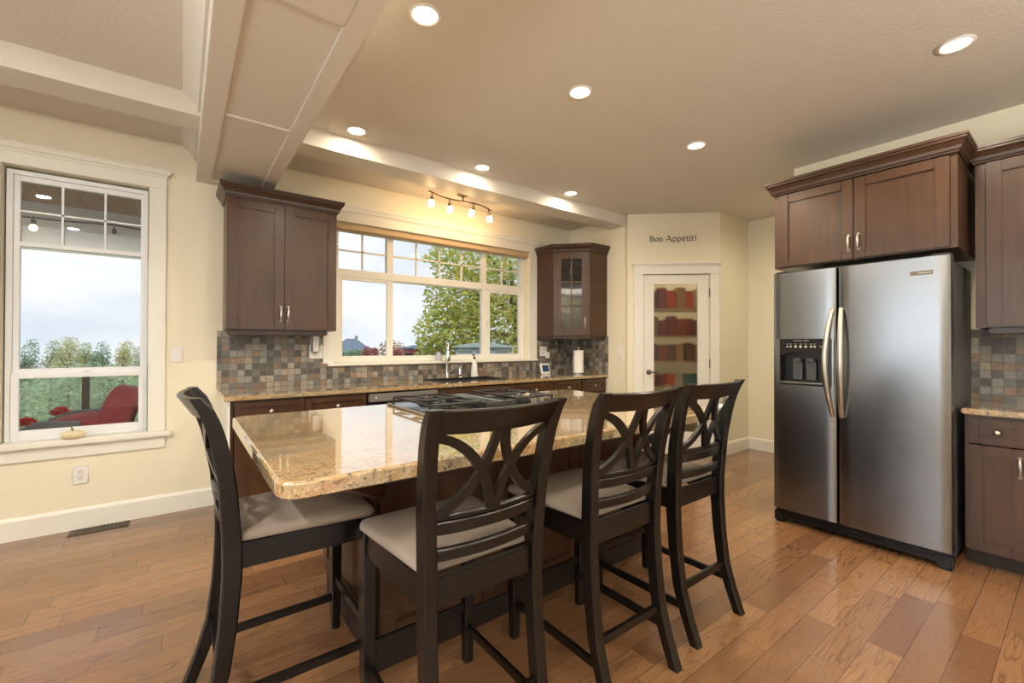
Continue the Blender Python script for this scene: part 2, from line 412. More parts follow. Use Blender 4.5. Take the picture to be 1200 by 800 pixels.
# ------------------------------------------------------------------ room shell
WY, CZ = 4.243, 2.825
XL, YR, XH = -3.3, -3.3, 5.66
b = bm_new(); box(b, XL-.2, XH+.2, YR-.2, WY+.0, -.12, 0); struct('floor', b, floor_mat)
b = bm_new(); box(b, XL-.2, XH+.2, YR-.2, WY+.2, CZ, CZ+.15); struct('ceiling', b, ceil_paint)
T = .14
b = bm_new()   # wall with both windows
O1 = (-.93, -.195, .615, 2.455); O2 = (1.13, 3.472, 1.075, 2.45)
box(b, XL-.2, O1[0], WY, WY+T, -.12, CZ); box(b, O1[0], O1[1], WY, WY+T, -.12, O1[2]); box(b, O1[0], O1[1], WY, WY+T, O1[3], CZ)
box(b, O1[1], O2[0], WY, WY+T, -.12, CZ); box(b, O2[0], O2[1], WY, WY+T, -.12, O2[2]); box(b, O2[0], O2[1], WY, WY+T, O2[3], CZ)
box(b, O2[1], XH+.2, WY, WY+T, -.12, CZ)
struct('wall_back', b, wall_paint)
b = bm_new(); box(b, 4.27, 4.39, YR, 1.56, 0, CZ); struct('wall_right', b, wall_paint)
XR = 4.2
A_ = Vector((4.2, 3.30, 0)); B_ = Vector((4.98, 2.585, 0)); dg = (B_-A_).normalized(); dn = Vector((-dg.y, dg.x, 0))*-1   # faces the camera
b = bm_new(); box(b, XR, XR+.1, 3.34, WY, 0, CZ); struct('wall_pantry_return', b, wall_paint)
MD = frame_M(A_, dg, dn); DL = (B_-A_).length
D0, D1, DZ = .183, .941, 2.112
b = bm_new(); box(b, 0, D0, -.1, 0, 0, CZ, M=MD); box(b, D1, DL, -.1, 0, 0, CZ, M=MD); box(b, D0, D1, -.1, 0, DZ, CZ, M=MD)
struct('wall_pantry_diagonal', b, wall_paint)
b = bm_new(); box(b, 4.97, XH, 2.585, 2.685, 0, CZ); struct('wall_pantry_side', b, wall_paint)
b = bm_new(); box(b, XH, XH+.2, YR-.2, WY, 0, CZ); struct('wall_hall', b, wall_paint)
b = bm_new()   # dining-side wall with a wide window
box(b, XL-.2, XL, YR-.2, -.6, 0, CZ); box(b, XL-.2, XL, 2.6, WY, 0, CZ); box(b, XL-.2, XL, -.6, 2.6, 0, .55); box(b, XL-.2, XL, -.6, 2.6, 2.45, CZ)
struct('wall_left', b, wall_paint)
b = bm_new()
box(b, XL, -.3, YR-.2, YR, 0, CZ); box(b, 2.7, XH, YR-.2, YR, 0, CZ); box(b, -.3, 2.7, YR-.2, YR, 2.4, CZ); box(b, -.3, 2.7, YR-.2, YR, 0, .3)
struct('wall_rear', b, wall_paint)

# soffit beam along the window wall, wide panelled beam across it
b = bm_new(); box(b, XL, XR+.0, 3.33, 3.56, 2.695, CZ); struct('trim_1', b, beam_paint)
BL, BR, BZ = .088, .606, 2.56
b = bm_new()
box(b, BL, BR, YR, WY, BZ+.012, CZ)
box(b, BL, BL+.10, YR, WY, BZ, BZ+.02, .003); box(b, BR-.09, BR, YR, WY, BZ, BZ+.02, .003)
box(b, BL+.1, BR-.09, 4.13, WY, BZ, BZ+.02, .003); box(b, BL+.1, BR-.09, 2.905, 2.93, BZ+.003, BZ+.02, .003)
for y in (1.62, .1, -1.4): box(b, BL+.1, BR-.09, y, y+.19, BZ, BZ+.02, .003)
struct('trim_2', b, beam_paint)
b = bm_new()   # crown along the beam's dining side
loft(b, [[Vector((x, y, z)) for x, z in ((BL, 2.72), (BL-.014, 2.72), (BL-.02, 2.745), (BL-.05, 2.79), (BL-.085, 2.812), (BL-.09, CZ), (BL, CZ))] for y in (YR, WY)])
struct('trim_3', b, beam_paint, smooth=30)

# baseboards
BB = [(0, 0), (.016, 0), (.016, .125), (.012, .135), (.006, .145), (0, .145)]
def baseboard(name, path):
    b = bm_new(); sweep(b, path, BB); return struct(name, b, white_trim)
baseboard('baseboard_back', [(XL, WY), (.262, WY)])
baseboard('baseboard_pantry', [(A_+dg*1.046)[:2], B_[:2], (XH, 2.585), (XH, YR)])
baseboard('baseboard_return', [(XR, 3.45), (A_.x, A_.y), (A_+dg*.07)[:2]])
baseboard('baseboard_right', [(4.27, 1.56), (4.39, 1.56), (4.39, YR)][::-1])
baseboard('baseboard_left', [(XL, YR), (XL, WY)])

# ------------------------------------------------------------------ window_1 (dining side)
G1 = 4.32
w1 = struct_empty('window_1', (-.56, WY, .615))
b = bm_new()   # casing
box(b, -.193, -.093, WY-.02, WY, .632, 2.455, .002); box(b, -1.035, -.932, WY-.02, WY, .632, 2.455, .002)
box(b, -1.035, -.093, WY-.024, WY, 2.462, 2.535, .002); box(b, -1.045, -.083, WY-.03, WY, 2.452, 2.464, .003)
box(b, -1.05, -.085, WY-.034, WY, 2.535, 2.552, .004); sweep(b, [(-1.05, WY), (-1.05, WY-.03), (-.085, WY-.03), (-.085, WY)], [(0, 2.55), (.004, 2.55), (.014, 2.56), (.02, 2.575), (.026, 2.578), (.026, 2.59), (0, 2.59)])
obj('casing', b, white_trim, w1)
b = bm_new(); box(b, -1.075, -.053, WY-.055, WY+.001, .590, .632, .008); box(b, -.925, -.2, WY, G1-.02, .616, .632); obj('stool', b, white_trim, w1)
b = bm_new(); box(b, -1.035, -.093, WY-.018, WY, .505, .590, .002); obj('apron', b, white_trim, w1)
b = bm_new()
FX0, FX1, FZ0, FZ1 = -.922, -.203, .632, 2.44
def rect_frame(b, x0, x1, z0, z1, wl_, wr_, wb_, wt_, y0, y1, bev=.003):
    box(b, x0, x0+wl_, y0, y1, z0, z1, bev); box(b, x1-wr_, x1, y0, y1, z0, z1, bev)
    box(b, x0+wl_, x1-wr_, y0, y1, z0, z0+wb_, bev); box(b, x0+wl_, x1-wr_, y0, y1, z1-wt_, z1, bev)
rect_frame(b, FX0, FX1, FZ0, FZ1, .03, .02, .03, .03, G1-.02, G1+.06)
obj('frame', b, vinyl, w1)
b = bm_new()
rect_frame(b, -.892, -.223, 1.068, 2.41, .03, .022, .046, .036, G1-.005, G1+.035)
box(b, -.865, -.24, G1-.008, G1+.03, 1.938, 1.968, .003)
box(b, -.668, -.656, G1, G1+.016, 1.965, 2.378); box(b, -.449, -.437, G1, G1+.016, 1.965, 2.378); box(b, -.865, -.24, G1, G1+.016, 2.168, 2.18)
us = obj('upper_sash', b, vinyl, w1)
b = bm_new(); box(b, -.866, -.24, G1+.018, G1+.022, 1.1, 2.38); obj('pane', b, glass, us)
b = bm_new(); rect_frame(b, -.9, -.215, .655, 1.085, .042, .036, .045, .036, G1-.02, G1+.012); ls = obj('lower_sash', b, vinyl, w1)
b = bm_new(); box(b, -.862, -.248, G1-.006, G1-.002, .695, 1.052); obj('pane', b, glass, ls)
b = bm_new(); box(b, -.56, -.53, G1-.024, G1+.0, 1.084, 1.094, .003); tube(b, [(-.545, G1-.02, 1.092), (-.52, G1-.028, 1.095)], .004, 6); obj('sash_lock', b, vinyl, ls)

# ------------------------------------------------------------------ window_2 (over the sink)
G2 = 4.345
w2 = struct_empty('window_2', (2.3, WY, 1.075))
b = bm_new()
box(b, 1.035, 1.13, WY-.02, WY, 1.107, 2.44, .002); box(b, 3.472, 3.59, WY-.02, WY, 1.107, 2.44, .002)
box(b, 1.03, 3.595, WY-.024, WY, 2.445, 2.535, .002); box(b, 1.02, 3.605, WY-.03, WY, 2.436, 2.448, .003)
sweep(b, [(1.03, WY), (1.03, WY-.024), (3.595, WY-.024), (3.595, WY)], [(0, 2.53), (.006, 2.53), (.016, 2.545), (.022, 2.57), (.03, 2.575), (.03, 2.595), (0, 2.595)])
obj('casing', b, white_trim, w2)
b = bm_new(); box(b, 1.07, 3.592, WY-.05, WY+.001, 1.083, 1.108, .006); box(b, 1.135, 3.468, WY, G2-.02, 1.09, 1.108); obj('stool', b, white_trim, w2)
b = bm_new()
rect_frame(b, 1.135, 3.468, 1.108, 2.44, .06, .05, .02, .06, G2-.02, G2+.07)
box(b, 1.19, 3.42, G2-.02, G2+.05, 1.935, 2.01, .004)
box(b, 1.674, 1.742, G2-.012, G2+.05, 2.0, 2.39, .004); box(b, 2.836, 2.896, G2-.012, G2+.05, 2.0, 2.39, .004)
box(b, 1.706, 1.742, G2-.012, G2+.05, 1.12, 1.94, .004); box(b, 2.836, 2.866, G2-.012, G2+.05, 1.12, 1.94, .004)
rect_frame(b, 1.73, 2.85, 1.12, 1.945, .015, .012, .045, .02, G2, G2+.04)
obj('frame', b, white_trim, w2)
b = bm_new()
for x in (1.432,): box(b, x-.008, x+.008, G2+.01, G2+.03, 2.0, 2.38)
for x in (2.008, 2.285, 2.566): box(b, x-.008, x+.008, G2+.01, G2+.03, 2.0, 2.38)
box(b, 3.13, 3.146, G2+.01, G2+.03, 2.0, 2.38); box(b, 1.19, 3.42, G2+.01, G2+.03, 2.187, 2.203)
obj('muntin', b, white_trim, w2)
b = bm_new(); box(b, 1.19, 3.43, G2+.033, G2+.037, 2.005, 2.39); obj('transom_pane', b, glass, w2)
for (x0, x1, gl, gr) in ((1.19, 1.712, .045, .035), (2.858, 3.425, .09, .04)):
    b = bm_new(); rect_frame(b, x0, x1, 1.125, 1.94, gl, gr, .045, .035, G2-.012, G2+.018); s = obj('sliding_sash', b, white_trim, w2)
    b = bm_new(); box(b, x0+gl-.004, x1-gr+.004, G2+.004, G2+.008, 1.165, 1.91); obj('pane', b, glass, s)
    if x0 > 2: b = bm_new(); box(b, x0+.03, x0+.045, G2-.03, G2-.012, 1.48, 1.56, .004); obj('sash_latch', b, white_trim, s)
b = bm_new(); box(b, 1.74, 2.842, G2+.018, G2+.022, 1.16, 1.93); obj('fixed_pane', b, glass, w2)
rb = thing('roller_blind', 'tan roller blind drawn up at the head of the window over the sink', 'blind', (2.3, 4.285, 2.44))
b = bm_new(); box(b, 1.14, 3.464, 4.248, 4.262, 2.375, 2.44, .004); obj('valance', b, blind_mat, rb)
b = bm_new(); tube(b, [(1.15, 4.292, 2.41), (3.455, 4.292, 2.41)], .024, 16); obj('rolled_cloth', b, blind_mat, rb, smooth=40)
b = bm_new(); box(b, 1.16, 3.445, 4.283, 4.301, 2.36, 2.386, .005); obj('bottom_bar', b, blind_mat, rb)

# windows out of frame that light the dining side
def plain_window(name, M, x0, x1, z0, z1, n):
    e = struct_empty(name, M.translation)
    b = bm_new(); t = .07
    box(b, x0, x1, -.1, -.03, z0, z0+t, M=M); box(b, x0, x1, -.1, -.03, z1-t, z1, M=M)
    for i in range(n+1):
        x = x0+(x1-x0)*i/n; box(b, max(x0, x-t/2), min(x1, x+t/2), -.1, -.03, z0+t, z1-t, M=M)
    f = obj('frame', b, vinyl, e)
    b = bm_new(); box(b, x0+.01, x1-.01, -.066, -.062, z0+.01, z1-.01, M=M); obj('pane', b, glass, f)
plain_window('window_3', frame_M((XL, -.6, 0), (0, 1, 0), (1, 0, 0)), 0, 3.2, .55, 2.45, 3)
plain_window('window_4', frame_M((-.3, YR, 0), (1, 0, 0), (0, 1, 0)), 0, 3.0, .3, 2.4, 3)

# ------------------------------------------------------------------ door_1 (pantry)
d1 = struct_empty('door_1', A_+dg*.56)
b = bm_new()
box(b, .075, D0, 0, .02, 0, 2.112, .002, MD); box(b, D1, 1.042, 0, .02, 0, 2.112, .002, MD)
box(b, .072, 1.045, 0, .024, 2.112, 2.205, .002, MD); box(b, .06, 1.057, 0, .034, 2.205, 2.222, .004, MD); box(b, .05, 1.067, 0, .045, 2.222, 2.245, .005, MD)
obj('casing', b, white_trim, d1)
b = bm_new()
S0, S1, GZ0, GZ1, gL, gR = D0+.004, D1-.004, .27, 1.994, .308, .807
box(b, S0, gL, -.045, -.005, .012, 2.106, .002, MD); box(b, gR, S1, -.045, -.005, .012, 2.106, .002, MD)
box(b, gL, gR, -.045, -.005, .012, GZ0, .002, MD); box(b, gL, gR, -.045, -.005, GZ1, 2.106, .002, MD)
sl = obj('slab', b, white_trim, d1)
b = bm_new(); box(b, gL-.008, gR+.008, -.028, -.022, GZ0-.008, GZ1+.008, M=MD); obj('reeded_pane', b, reeded, sl)
for z in (1.89, 1.07, .25):
    b = bm_new(); box(b, D1-.008, D1+.006, -.006, .006, z-.05, z+.05, .002, MD); tube(b, [MD @ Vector((D1-.002, .007, z-.05)), MD @ Vector((D1-.002, .007, z+.05))], .006, 8); obj('hinge', b, dark_nickel, d1)
b = bm_new()
Mk = MD @ Matrix.Translation((.25, -.005, .965)) @ Matrix.Rotation(-PI/2, 4, 'X')
lathe(b, [(0, 0), (.03, 0), (.03, .006), (.026, .01), (.012, .012), (.012, .045), (0, .047)], M=Mk)
tube(b, [MD @ Vector(v) for v in ((.25, .036, .965), (.28, .04, .966), (.32, .04, .964), (.355, .035, .96))], [.01, .009, .008, .006], 10)
obj('lever_handle', b, dark_nickel, d1, smooth=40)

# pantry shelves and what stands on them
PF = -.30
for k, z in enumerate((.42, .79, 1.09, 1.40, 1.73)):
    b = bm_new(); box(b, .12, .98, -.55, PF+.06, z-.022, z, .002, MD)
    o = obj('pantry_shelf', b, shelf_wood)
    tag(o, ['lowest pantry shelf behind the glass door, near the floor', 'pantry shelf carrying the orange packets, level with the door handle', 'pantry shelf just above the door handle, carrying brown packets', 'pantry shelf carrying the red row, second from the top', 'topmost pantry shelf, under the bright warm corner'][k], 'shelf', 'shelves inside the pantry')
b = bm_new(); lathe(b, [(0, 0), (.09, 0), (.085, -.03), (.05, -.05), (0, -.055)], c=(4.95, 3.35, CZ)); tag(obj('pantry_lamp', b, emit('pantry_lamp_glow', (1, .8, .55, 1), 3), smooth=40), 'small round lamp on the ceiling inside the pantry', 'lamp')
pl_ = bpy.data.lights.new('pantry_lamp_light', 'POINT'); pl_.energy = 10; pl_.color = WARM; pl_.shadow_soft_size = .08
plo = bpy.data.objects.new('pantry_lamp_light', pl_); COL.objects.link(plo); plo.location = (4.85, 3.3, CZ-.15)
pcols = {n_: plain('packet_'+n_, c, .5, var=.15, vscale=15) for n_, c in dict(red='#7c3a2c', orange='#b04e2e', tan='#9c7a52', brown='#6a4c34', cream='#b8aa8c', teal='#4a6c62', grey='#5c5853', rust='#8a4a2c').items()}
rowsp = [(.42, ['brown', 'cream', 'grey', 'red', 'tan', 'teal', 'brown'], .22, 'blurred box on the lowest pantry shelf, near the floor'),
         (.79, ['orange', 'orange', 'red', 'orange', 'cream', 'teal', 'teal'], .14, 'packet of food on the pantry shelf beside the orange bags, blurred by the glass'),
         (1.09, ['grey', 'brown', 'rust', 'brown', 'tan', 'brown', 'tan'], .21, 'blurred brown packet on the pantry shelf above the door handle'),
         (1.40, ['rust', 'tan', 'red', 'red', 'rust', 'red', 'brown'], .22, 'blurred packet on the red row of the pantry, second shelf from the top'),
         (1.73, ['grey', 'brown', 'red', 'orange', 'tan', 'orange', 'cream'], .25, 'blurred upright box on the topmost pantry shelf')]
for z, cols, h, lab in rowsp:
    x = .20
    for c in cols:
        wd = random.uniform(.095, .115); hh = h*random.uniform(.8, 1.05); b = bm_new()
        box(b, x, x+wd, PF-.16, PF+random.uniform(-.01, .03), z, z+hh, .006, MD)
        box(b, x+.01, x+wd-.01, PF-.12, PF-.03, z+hh-.004, z+hh+.012, .004, MD)
        tag(obj('food_packet', b, pcols[c]), lab, 'packet', 'packets on the pantry shelf at %d cm' % (z*100)); x += wd+.004

# lettering over the pantry door
def lettering():
    b = bm_new(); Hc, xw = .062, .018; z0 = 2.500
    def st(pts, w=.009, dx=0):
        for (xa, za), (xb, zb) in zip(pts, pts[1:]):
            d = Vector((xb-xa, zb-za)); L = d.length
            if L < 1e-5: continue
            t = d/L; nn = Vector((-t.y, t.x))*w/2; e = t*w*.18
            q = [(xa-e.x-nn.x, za-e.y-nn.y), (xb+e.x-nn.x, zb+e.y-nn.y), (xb+e.x+nn.x, zb+e.y+nn.y), (xa-e.x+nn.x, za-e.y+nn.y)]
            lo = [b.verts.new(MD @ Vector((x+dx, .0005, z0+z))) for x, z in q]; hi = [b.verts.new(MD @ Vector((x+dx, .003, z0+z))) for x, z in q]
            b.faces.new(lo[::-1]); b.faces.new(hi)
            for i in range(4): b.faces.new((lo[i], lo[(i+1) % 4], hi[(i+1) % 4], hi[i]))
    def arc(cx, cz, rx, rz, a0, a1, n=12): return [(cx+rx*math.cos(math.radians(a0+(a1-a0)*i/n)), cz+rz*math.sin(math.radians(a0+(a1-a0)*i/n))) for i in range(n+1)]
    def ser(x, z, s=.013): st([(x-s, z), (x+s, z)], .004)
    H = Hc; x = .256
    # B
    st([(x+.01, 0), (x+.01, H)], .01); st([(x-.002, 0), (x+.026, 0)], .005); st([(x-.002, H), (x+.024, H)], .005)
    st([(x+.01, H*.53), (x+.026, H*.53)], .005); st(arc(x+.025, H*.765, .016, H*.235, 90, -90), .008); st(arc(x+.027, H*.265, .021, H*.265, 90, -90), .009)
    x += .06
    xh = .04
    st(arc(x+.02, xh/2, .018, xh/2, 0, 360, 20), .008); x += .049      # o
    st([(x+.005, 0), (x+.005, xh)], .008); st(arc(x+.019, xh-.014, .014, .014, 180, 0), .007); st([(x+.033, xh-.014), (x+.033, 0)], .008); ser(x+.005, 0, .01); ser(x+.033, 0, .01); st([(x-.004, xh), (x+.006, xh)], .004)
    x += .075
    # A
    st([(x+.004, 0), (x+.034, H*1.05)], .005); st([(x+.034, H*1.05), (x+.064, 0)], .011); st([(x+.015, H*.36), (x+.052, H*.36)], .005); ser(x+.004, 0, .011); ser(x+.064, 0, .012)
    x += .083
    for k in range(2):    # p p
        st([(x+.005, -.02), (x+.005, xh)], .008); st(arc(x+.02, xh/2, .017, xh/2, 150, -150, 16), .007); ser(x+.005, -.02, .011); st([(x-.004, xh), (x+.006, xh)], .004); x += .051
    # e acute
    st([(x+.004, xh*.52), (x+.036, xh*.52)], .005); st(arc(x+.02, xh/2, .017, xh/2, 5, 320, 18), .008); st([(x+.017, xh+.01), (x+.028, xh+.022)], .007)
    x += .047
    def tt(x): st([(x+.012, .008), (x+.012, H*.95)], .008); st(arc(x+.021, .009, .009, .009, 180, 330, 6), .007); st([(x, xh), (x+.028, xh)], .005)
    tt(x); x += .035
    st([(x+.008, 0), (x+.008, xh)], .009); ser(x+.008, 0, .011); st([(x-.002, xh), (x+.008, xh)], .004); st([(x+.008, H*.9-.004), (x+.008, H*.9+.004)], .01); x += .025
    tt(x); x += .042
    st([(x+.006, .019), (x+.006, H*1.1)], .009); st([(x+.006, -.001), (x+.006, .008)], .01)
    o = obj('wall_lettering', b, label_ink); tag(o, 'black script lettering reading Bon Appétit! on the wall above the pantry door', 'lettering')
lettering()

# ------------------------------------------------------------------ cabinet kit
def shaker(bm, M, u0, u1, v0, v1, st=.062, t=.02, bev=.0045, rec=.012):
    box(bm, u0, u0+st, 0, t, v0, v1, bev, M); box(bm, u1-st, u1, 0, t, v0, v1, bev, M)
    box(bm, u0+st, u1-st, 0, t, v0, v0+st, bev, M); box(bm, u0+st, u1-st, 0, t, v1-st, v1, bev, M)
    box(bm, u0+st-.004, u1-st+.004, 0, t-rec, v0+st-.004, v1-st+.004, 0, M)
def drawer_front(bm, M, u0, u1, v0, v1, st=.045): shaker(bm, M, u0, u1, v0, v1, st, .02)
def pull(bm, M, u, v, L=.10, horiz=False):
    def P(a, w): return M @ Vector((u+a, w, v)) if horiz else M @ Vector((u, w, v+a))
    tube(bm, [P(-L/2+.004, .02), P(-L/2+.006, .034), P(-L/2+.02, .042), P(0, .044), P(L/2-.02, .042), P(L/2-.006, .034), P(L/2-.004, .02)], [.0075, .006, .006, .0085, .006, .006, .0075], 8)
    for s in (-1, 1):
        q = P(s*(L/2-.004), .0205); 
        box(bm, -.008, .008, -.0005, .004, -.008, .008, .002, Matrix.Translation(q) @ M.to_3x3().to_4x4())
def knob(bm, M, u, v):
    Mk = M @ Matrix.Translation((u, .02, v)) @ Matrix.Rotation(-PI/2, 4, 'X')
    lathe(bm, [(0, 0), (.009, 0), (.006, .006), (.006, .012), (.015, .018), (.0165, .024), (.012, .031), (0, .034)], seg=16, M=Mk)
CROWN = [(0, 0), (.008, 0), (.012, .012), (.018, .016), (.022, .034), (.036, .056), (.046, .066), (.046, .076), (.052, .08), (.052, .098), (0, .098)]
def crown(bm, path, z): sweep(bm, path, [(o, z+h) for o, h in CROWN])
def carcass(bm, M, u0, u1, depth, v0, v1, t=.018, face=.0):
    box(bm, u0, u0+t, -depth, 0, v0, v1, .001, M); box(bm, u1-t, u1, -depth, 0, v0, v1, .001, M)
    box(bm, u0+t, u1-t, -depth, 0, v0, v0+t, 0, M); box(bm, u0+t, u1-t, -depth, -depth+.01, v0+t, v1, 0, M)
    f = .036
    box(bm, u0+t, u1-t, -.018, 0, v1-f, v1, 0, M); box(bm, u0+t, u1-t, -.018, 0, v0+t, v0+f, 0, M)

# left wall cabinet
ZT = .885   # underside of worktops
MB_ = frame_M((0, 3.905, 0), (1, 0, 0), (0, -1, 0))     # wall cabinets on the window wall
c = thing('wall_cabinet', 'dark wood double-door wall cabinet left of the sink window', 'cabinet', (.665, 4.08, 1.395))
b = bm_new(); carcass(b, MB_, .27, 1.06, WY-3.905-.002, 1.395, 2.40); box(b, .288, 1.042, -(WY-3.906), 0, 2.382, 2.40, 0, MB_)
for x in (.27, 1.035): box(b, x, x+.025, -.001, .004, 1.395, 2.40, 0, MB_)
obj('body', b, cab_wood, c)
b = bm_new(); box(b, .30, 1.0, -.30, -.035, 1.357, 1.395, .006, MB_); obj('light_rail', b, cab_wood, c)
b = bm_new(); crown(b, [(.27, 4.24), (.27, 3.89), (1.06, 3.89), (1.06, 4.24)], 2.394); obj('crown', b, crown_wood, c)
for u0, u1, hu in ((.272, .657, .632), (.660, 1.058, .685)):
    b = bm_new(); shaker(b, MB_, u0, u1, 1.397, 2.392, .072); d = obj('door', b, cab_wood, c)
    b = bm_new(); pull(b, MB_, hu, 1.525, .12); obj('handle', b, nickel, d, smooth=40)

# corner wall cabinet with glazed door
c = thing('corner_cabinet', 'angled corner wall cabinet with a glass-paned door right of the sink window', 'cabinet', (3.93, 3.95, 1.39))
P0, P1 = Vector((3.597, 3.928, 0)), Vector((3.893, 3.605, 0)); u = (P1-P0).normalized(); nn = Vector((u.y, -u.x, 0)); CL = (P1-P0).length
MC = frame_M(P0, u, nn)
b = bm_new()
foot = [(3.597, 4.241), (3.597, 3.928), (3.893, 3.605), (4.198, 3.605), (4.198, 4.241)]
prism(b, foot, 1.39, 1.408); prism(b, foot, 2.385, 2.403)
box(b, 3.597, 3.612, 3.935, 4.241, 1.408, 2.385); box(b, 3.9, 4.198, 3.605, 3.62, 1.408, 2.385)
box(b, 3.612, 4.198, 4.229, 4.241, 1.408, 2.385); box(b, 4.186, 4.198, 3.62, 4.229, 1.408, 2.385)
box(b, 0, .03, -.02, 0, 1.408, 2.385, 0, MC); box(b, CL-.03, CL, -.02, 0, 1.408, 2.385, 0, MC)
obj('body', b, cab_wood, c)
b = bm_new(); sweep(b, [(3.63, 4.2), (3.63, 3.96), (3.92, 3.64), (4.19, 3.64)][::-1], [(0, 1.355), (-.012, 1.36), (-.012, 1.39), (.03, 1.39), (.03, 1.355)]); obj('light_rail', b, cab_wood, c)
b = bm_new(); crown(b, [(3.597, 4.24), (3.597, 3.928), (3.893, 3.605), (4.198, 3.605)], 2.395); obj('crown', b, crown_wood, c)
b = bm_new()
s_, dz0, dz1 = .075, 1.395, 2.392
u0, u1 = .022, CL-.022
box(b, u0, u0+s_, 0, .02, dz0, dz1, .003, MC); box(b, u1-s_, u1, 0, .02, dz0, dz1, .003, MC); box(b, u0+s_, u1-s_, 0, .02, dz0, dz0+s_, .003, MC); box(b, u0+s_, u1-s_, 0, .02, dz1-s_, dz1, .003, MC)
um = (u0+u1)/2; box(b, um-.008, um+.008, .002, .016, dz0+s_, dz1-s_, .002, MC)
hz = dz1-dz0-2*s_
for k in (1, 2): z = dz0+s_+hz*k/3; box(b, u0+s_, u1-s_, .002, .016, z-.008, z+.008, .002, MC)
d = obj('door', b, cab_wood, c)
b = bm_new(); box(b, u0+s_-.004, u1-s_+.004, .003, .006, dz0+s_-.004, dz1-s_+.004, 0, MC); obj('pane', b, make_glass('cabinet_glass', (.85, .87, .87, 1), 1.6), d)
b = bm_new(); pull(b, MC, u1-.035, 1.55, .11); obj('handle', b, nickel, d, smooth=40)
for z in (1.725, 2.04):
    b = bm_new(); prism(b, [(3.62, 4.22), (3.62, 3.955), (3.90, 3.65), (4.18, 3.635), (4.18, 4.22)], z-.016, z); obj('shelf', b, cab_wood, c)
prof = [(0, 0), (.033, 0), (.032, .004), (.006, .008), (.004, .075), (.012, .088), (.034, .115), (.036, .15), (.031, .185), (.029, .185), (.034, .15), (.032, .117), (.01, .092), (0, .09)]
for i, (x, y) in enumerate(((3.74, 3.97), (3.83, 3.87), (3.92, 3.78), (3.86, 4.02), (3.97, 3.93))):
    b = bm_new(); lathe(b, prof, (x, y, 2.0405)); tag(obj('wine_glass', b, crystal, smooth=40), 'stemmed wine glass on the top shelf behind the corner cabinet glass', 'glass', 'wine glasses in the corner cabinet')

# base cabinets along the sink wall
YB = 3.625
MS = frame_M((0, YB, 0), (1, 0, 0), (0, -1, 0))
def base_cab(M, u0, u1, depth, fronts, label, loc, name='base_cabinet', endL=None):
    c = thing(name, label, 'cabinet', loc)
    b = bm_new(); carcass(b, M, u0, u1, depth, .10, ZT-.003); obj('body', b, cab_wood, c)
    b = bm_new(); box(b, u0, u1, -depth, -.075, 0, .10, 0, M); obj('toe_kick', b, toe_mat, c)
    for kind, a, bb, v0, v1, h in fronts:
        b = bm_new()
        if kind == 'drawer':
            drawer_front(b, M, a, bb, v0, v1); d = obj('drawer', b, cab_wood, c); b = bm_new(); knob(b, M, (a+bb)/2, (v0+v1)/2); obj('knob', b, nickel, d, smooth=50)
        elif kind == 'panel':
            drawer_front(b, M, a, bb, v0, v1); obj('false_front', b, cab_wood, c)
        else:
            shaker(b, M, a, bb, v0, v1); d = obj('door', b, cab_wood, c)
            b = bm_new(); pull(b, M, h, v1-.10, .11); obj('handle', b, nickel, d, smooth=40)
    return c
dz = (.722, .872); zz = (.108, .716)
base_cab(MS, .277, 1.232, .612, [('drawer', .30, .756, *dz, 0), ('drawer', .762, 1.225, *dz, 0), ('door', .30, .756, *zz, .73), ('door', .762, 1.225, *zz, .79)], 'dark wood base cabinet with two drawers at the left end of the sink run', (.75, 3.93, 0))
base_cab(MS, 1.885, 2.772, .612, [('panel', 1.89, 2.767, *dz, 0), ('door', 1.89, 2.326, *zz, 2.30), ('door', 2.332, 2.767, *zz, 2.36)], 'dark wood sink cabinet under the black sink, right of the dishwasher', (2.33, 3.93, 0), 'sink_cabinet')
base_cab(MS, 2.774, 3.310, .612, [('drawer', 2.779, 3.305, *dz, 0), ('door', 2.779, 3.305, *zz, 2.83)], 'one-drawer base cabinet right of the sink cabinet, under the digital display', (3.04, 3.93, 0))
base_cab(MS, 3.312, 3.752, .612, [('drawer', 3.317, 3.747, *dz, 0), ('door', 3.317, 3.747, *zz, 3.37)], 'one-drawer base cabinet second from the pantry end of the sink run', (3.53, 3.93, 0))
base_cab(MS, 3.754, 4.196, .612, [('drawer', 3.759, 4.175, *dz, 0), ('door', 3.759, 4.175, *zz, 3.81)], 'one-drawer base cabinet against the return wall beside the pantry', (3.97, 3.93, 0))
b = bm_new(); box(b, .260, .275, 3.61, 4.24, 0, .884, .001); o = obj('end_panel', b, white_trim); tag(o, 'white painted end panel closing the left end of the sink run', 'panel')

dw = thing('dishwasher', 'stainless steel dishwasher under the granite counter left of the sink', 'dishwasher', (1.56, 3.93, 0))
b = bm_new(); box(b, 1.24, 1.878, 3.64, 4.2, .10, .88); obj('tub', b, black_plastic, dw)
b = bm_new(); box(b, 1.243, 1.876, 3.598, 3.64, .11, .775, .006); obj('door', b, steel, dw)
b = bm_new(); box(b, 1.243, 1.876, 3.592, 3.64, .802, .872, .008); pnl = obj('control_panel', b, steel_dark, dw)
b = bm_new(); lathe(b, [(0, 0), (.007, 0), (.007, .003), (0, .003)], M=Matrix.Translation((1.30, 3.5915, .84)) @ Matrix.Rotation(PI/2, 4, 'X')); obj('button', b, white_plastic, pnl)
b = bm_new(); box(b, 1.25, 1.87, 3.615, 3.64, .775, .802); obj('handle_recess', b, black_plastic, dw)
b = bm_new(); box(b, 1.24, 1.878, 3.70, 3.74, 0, .10); obj('toe_kick', b, toe_mat, dw)

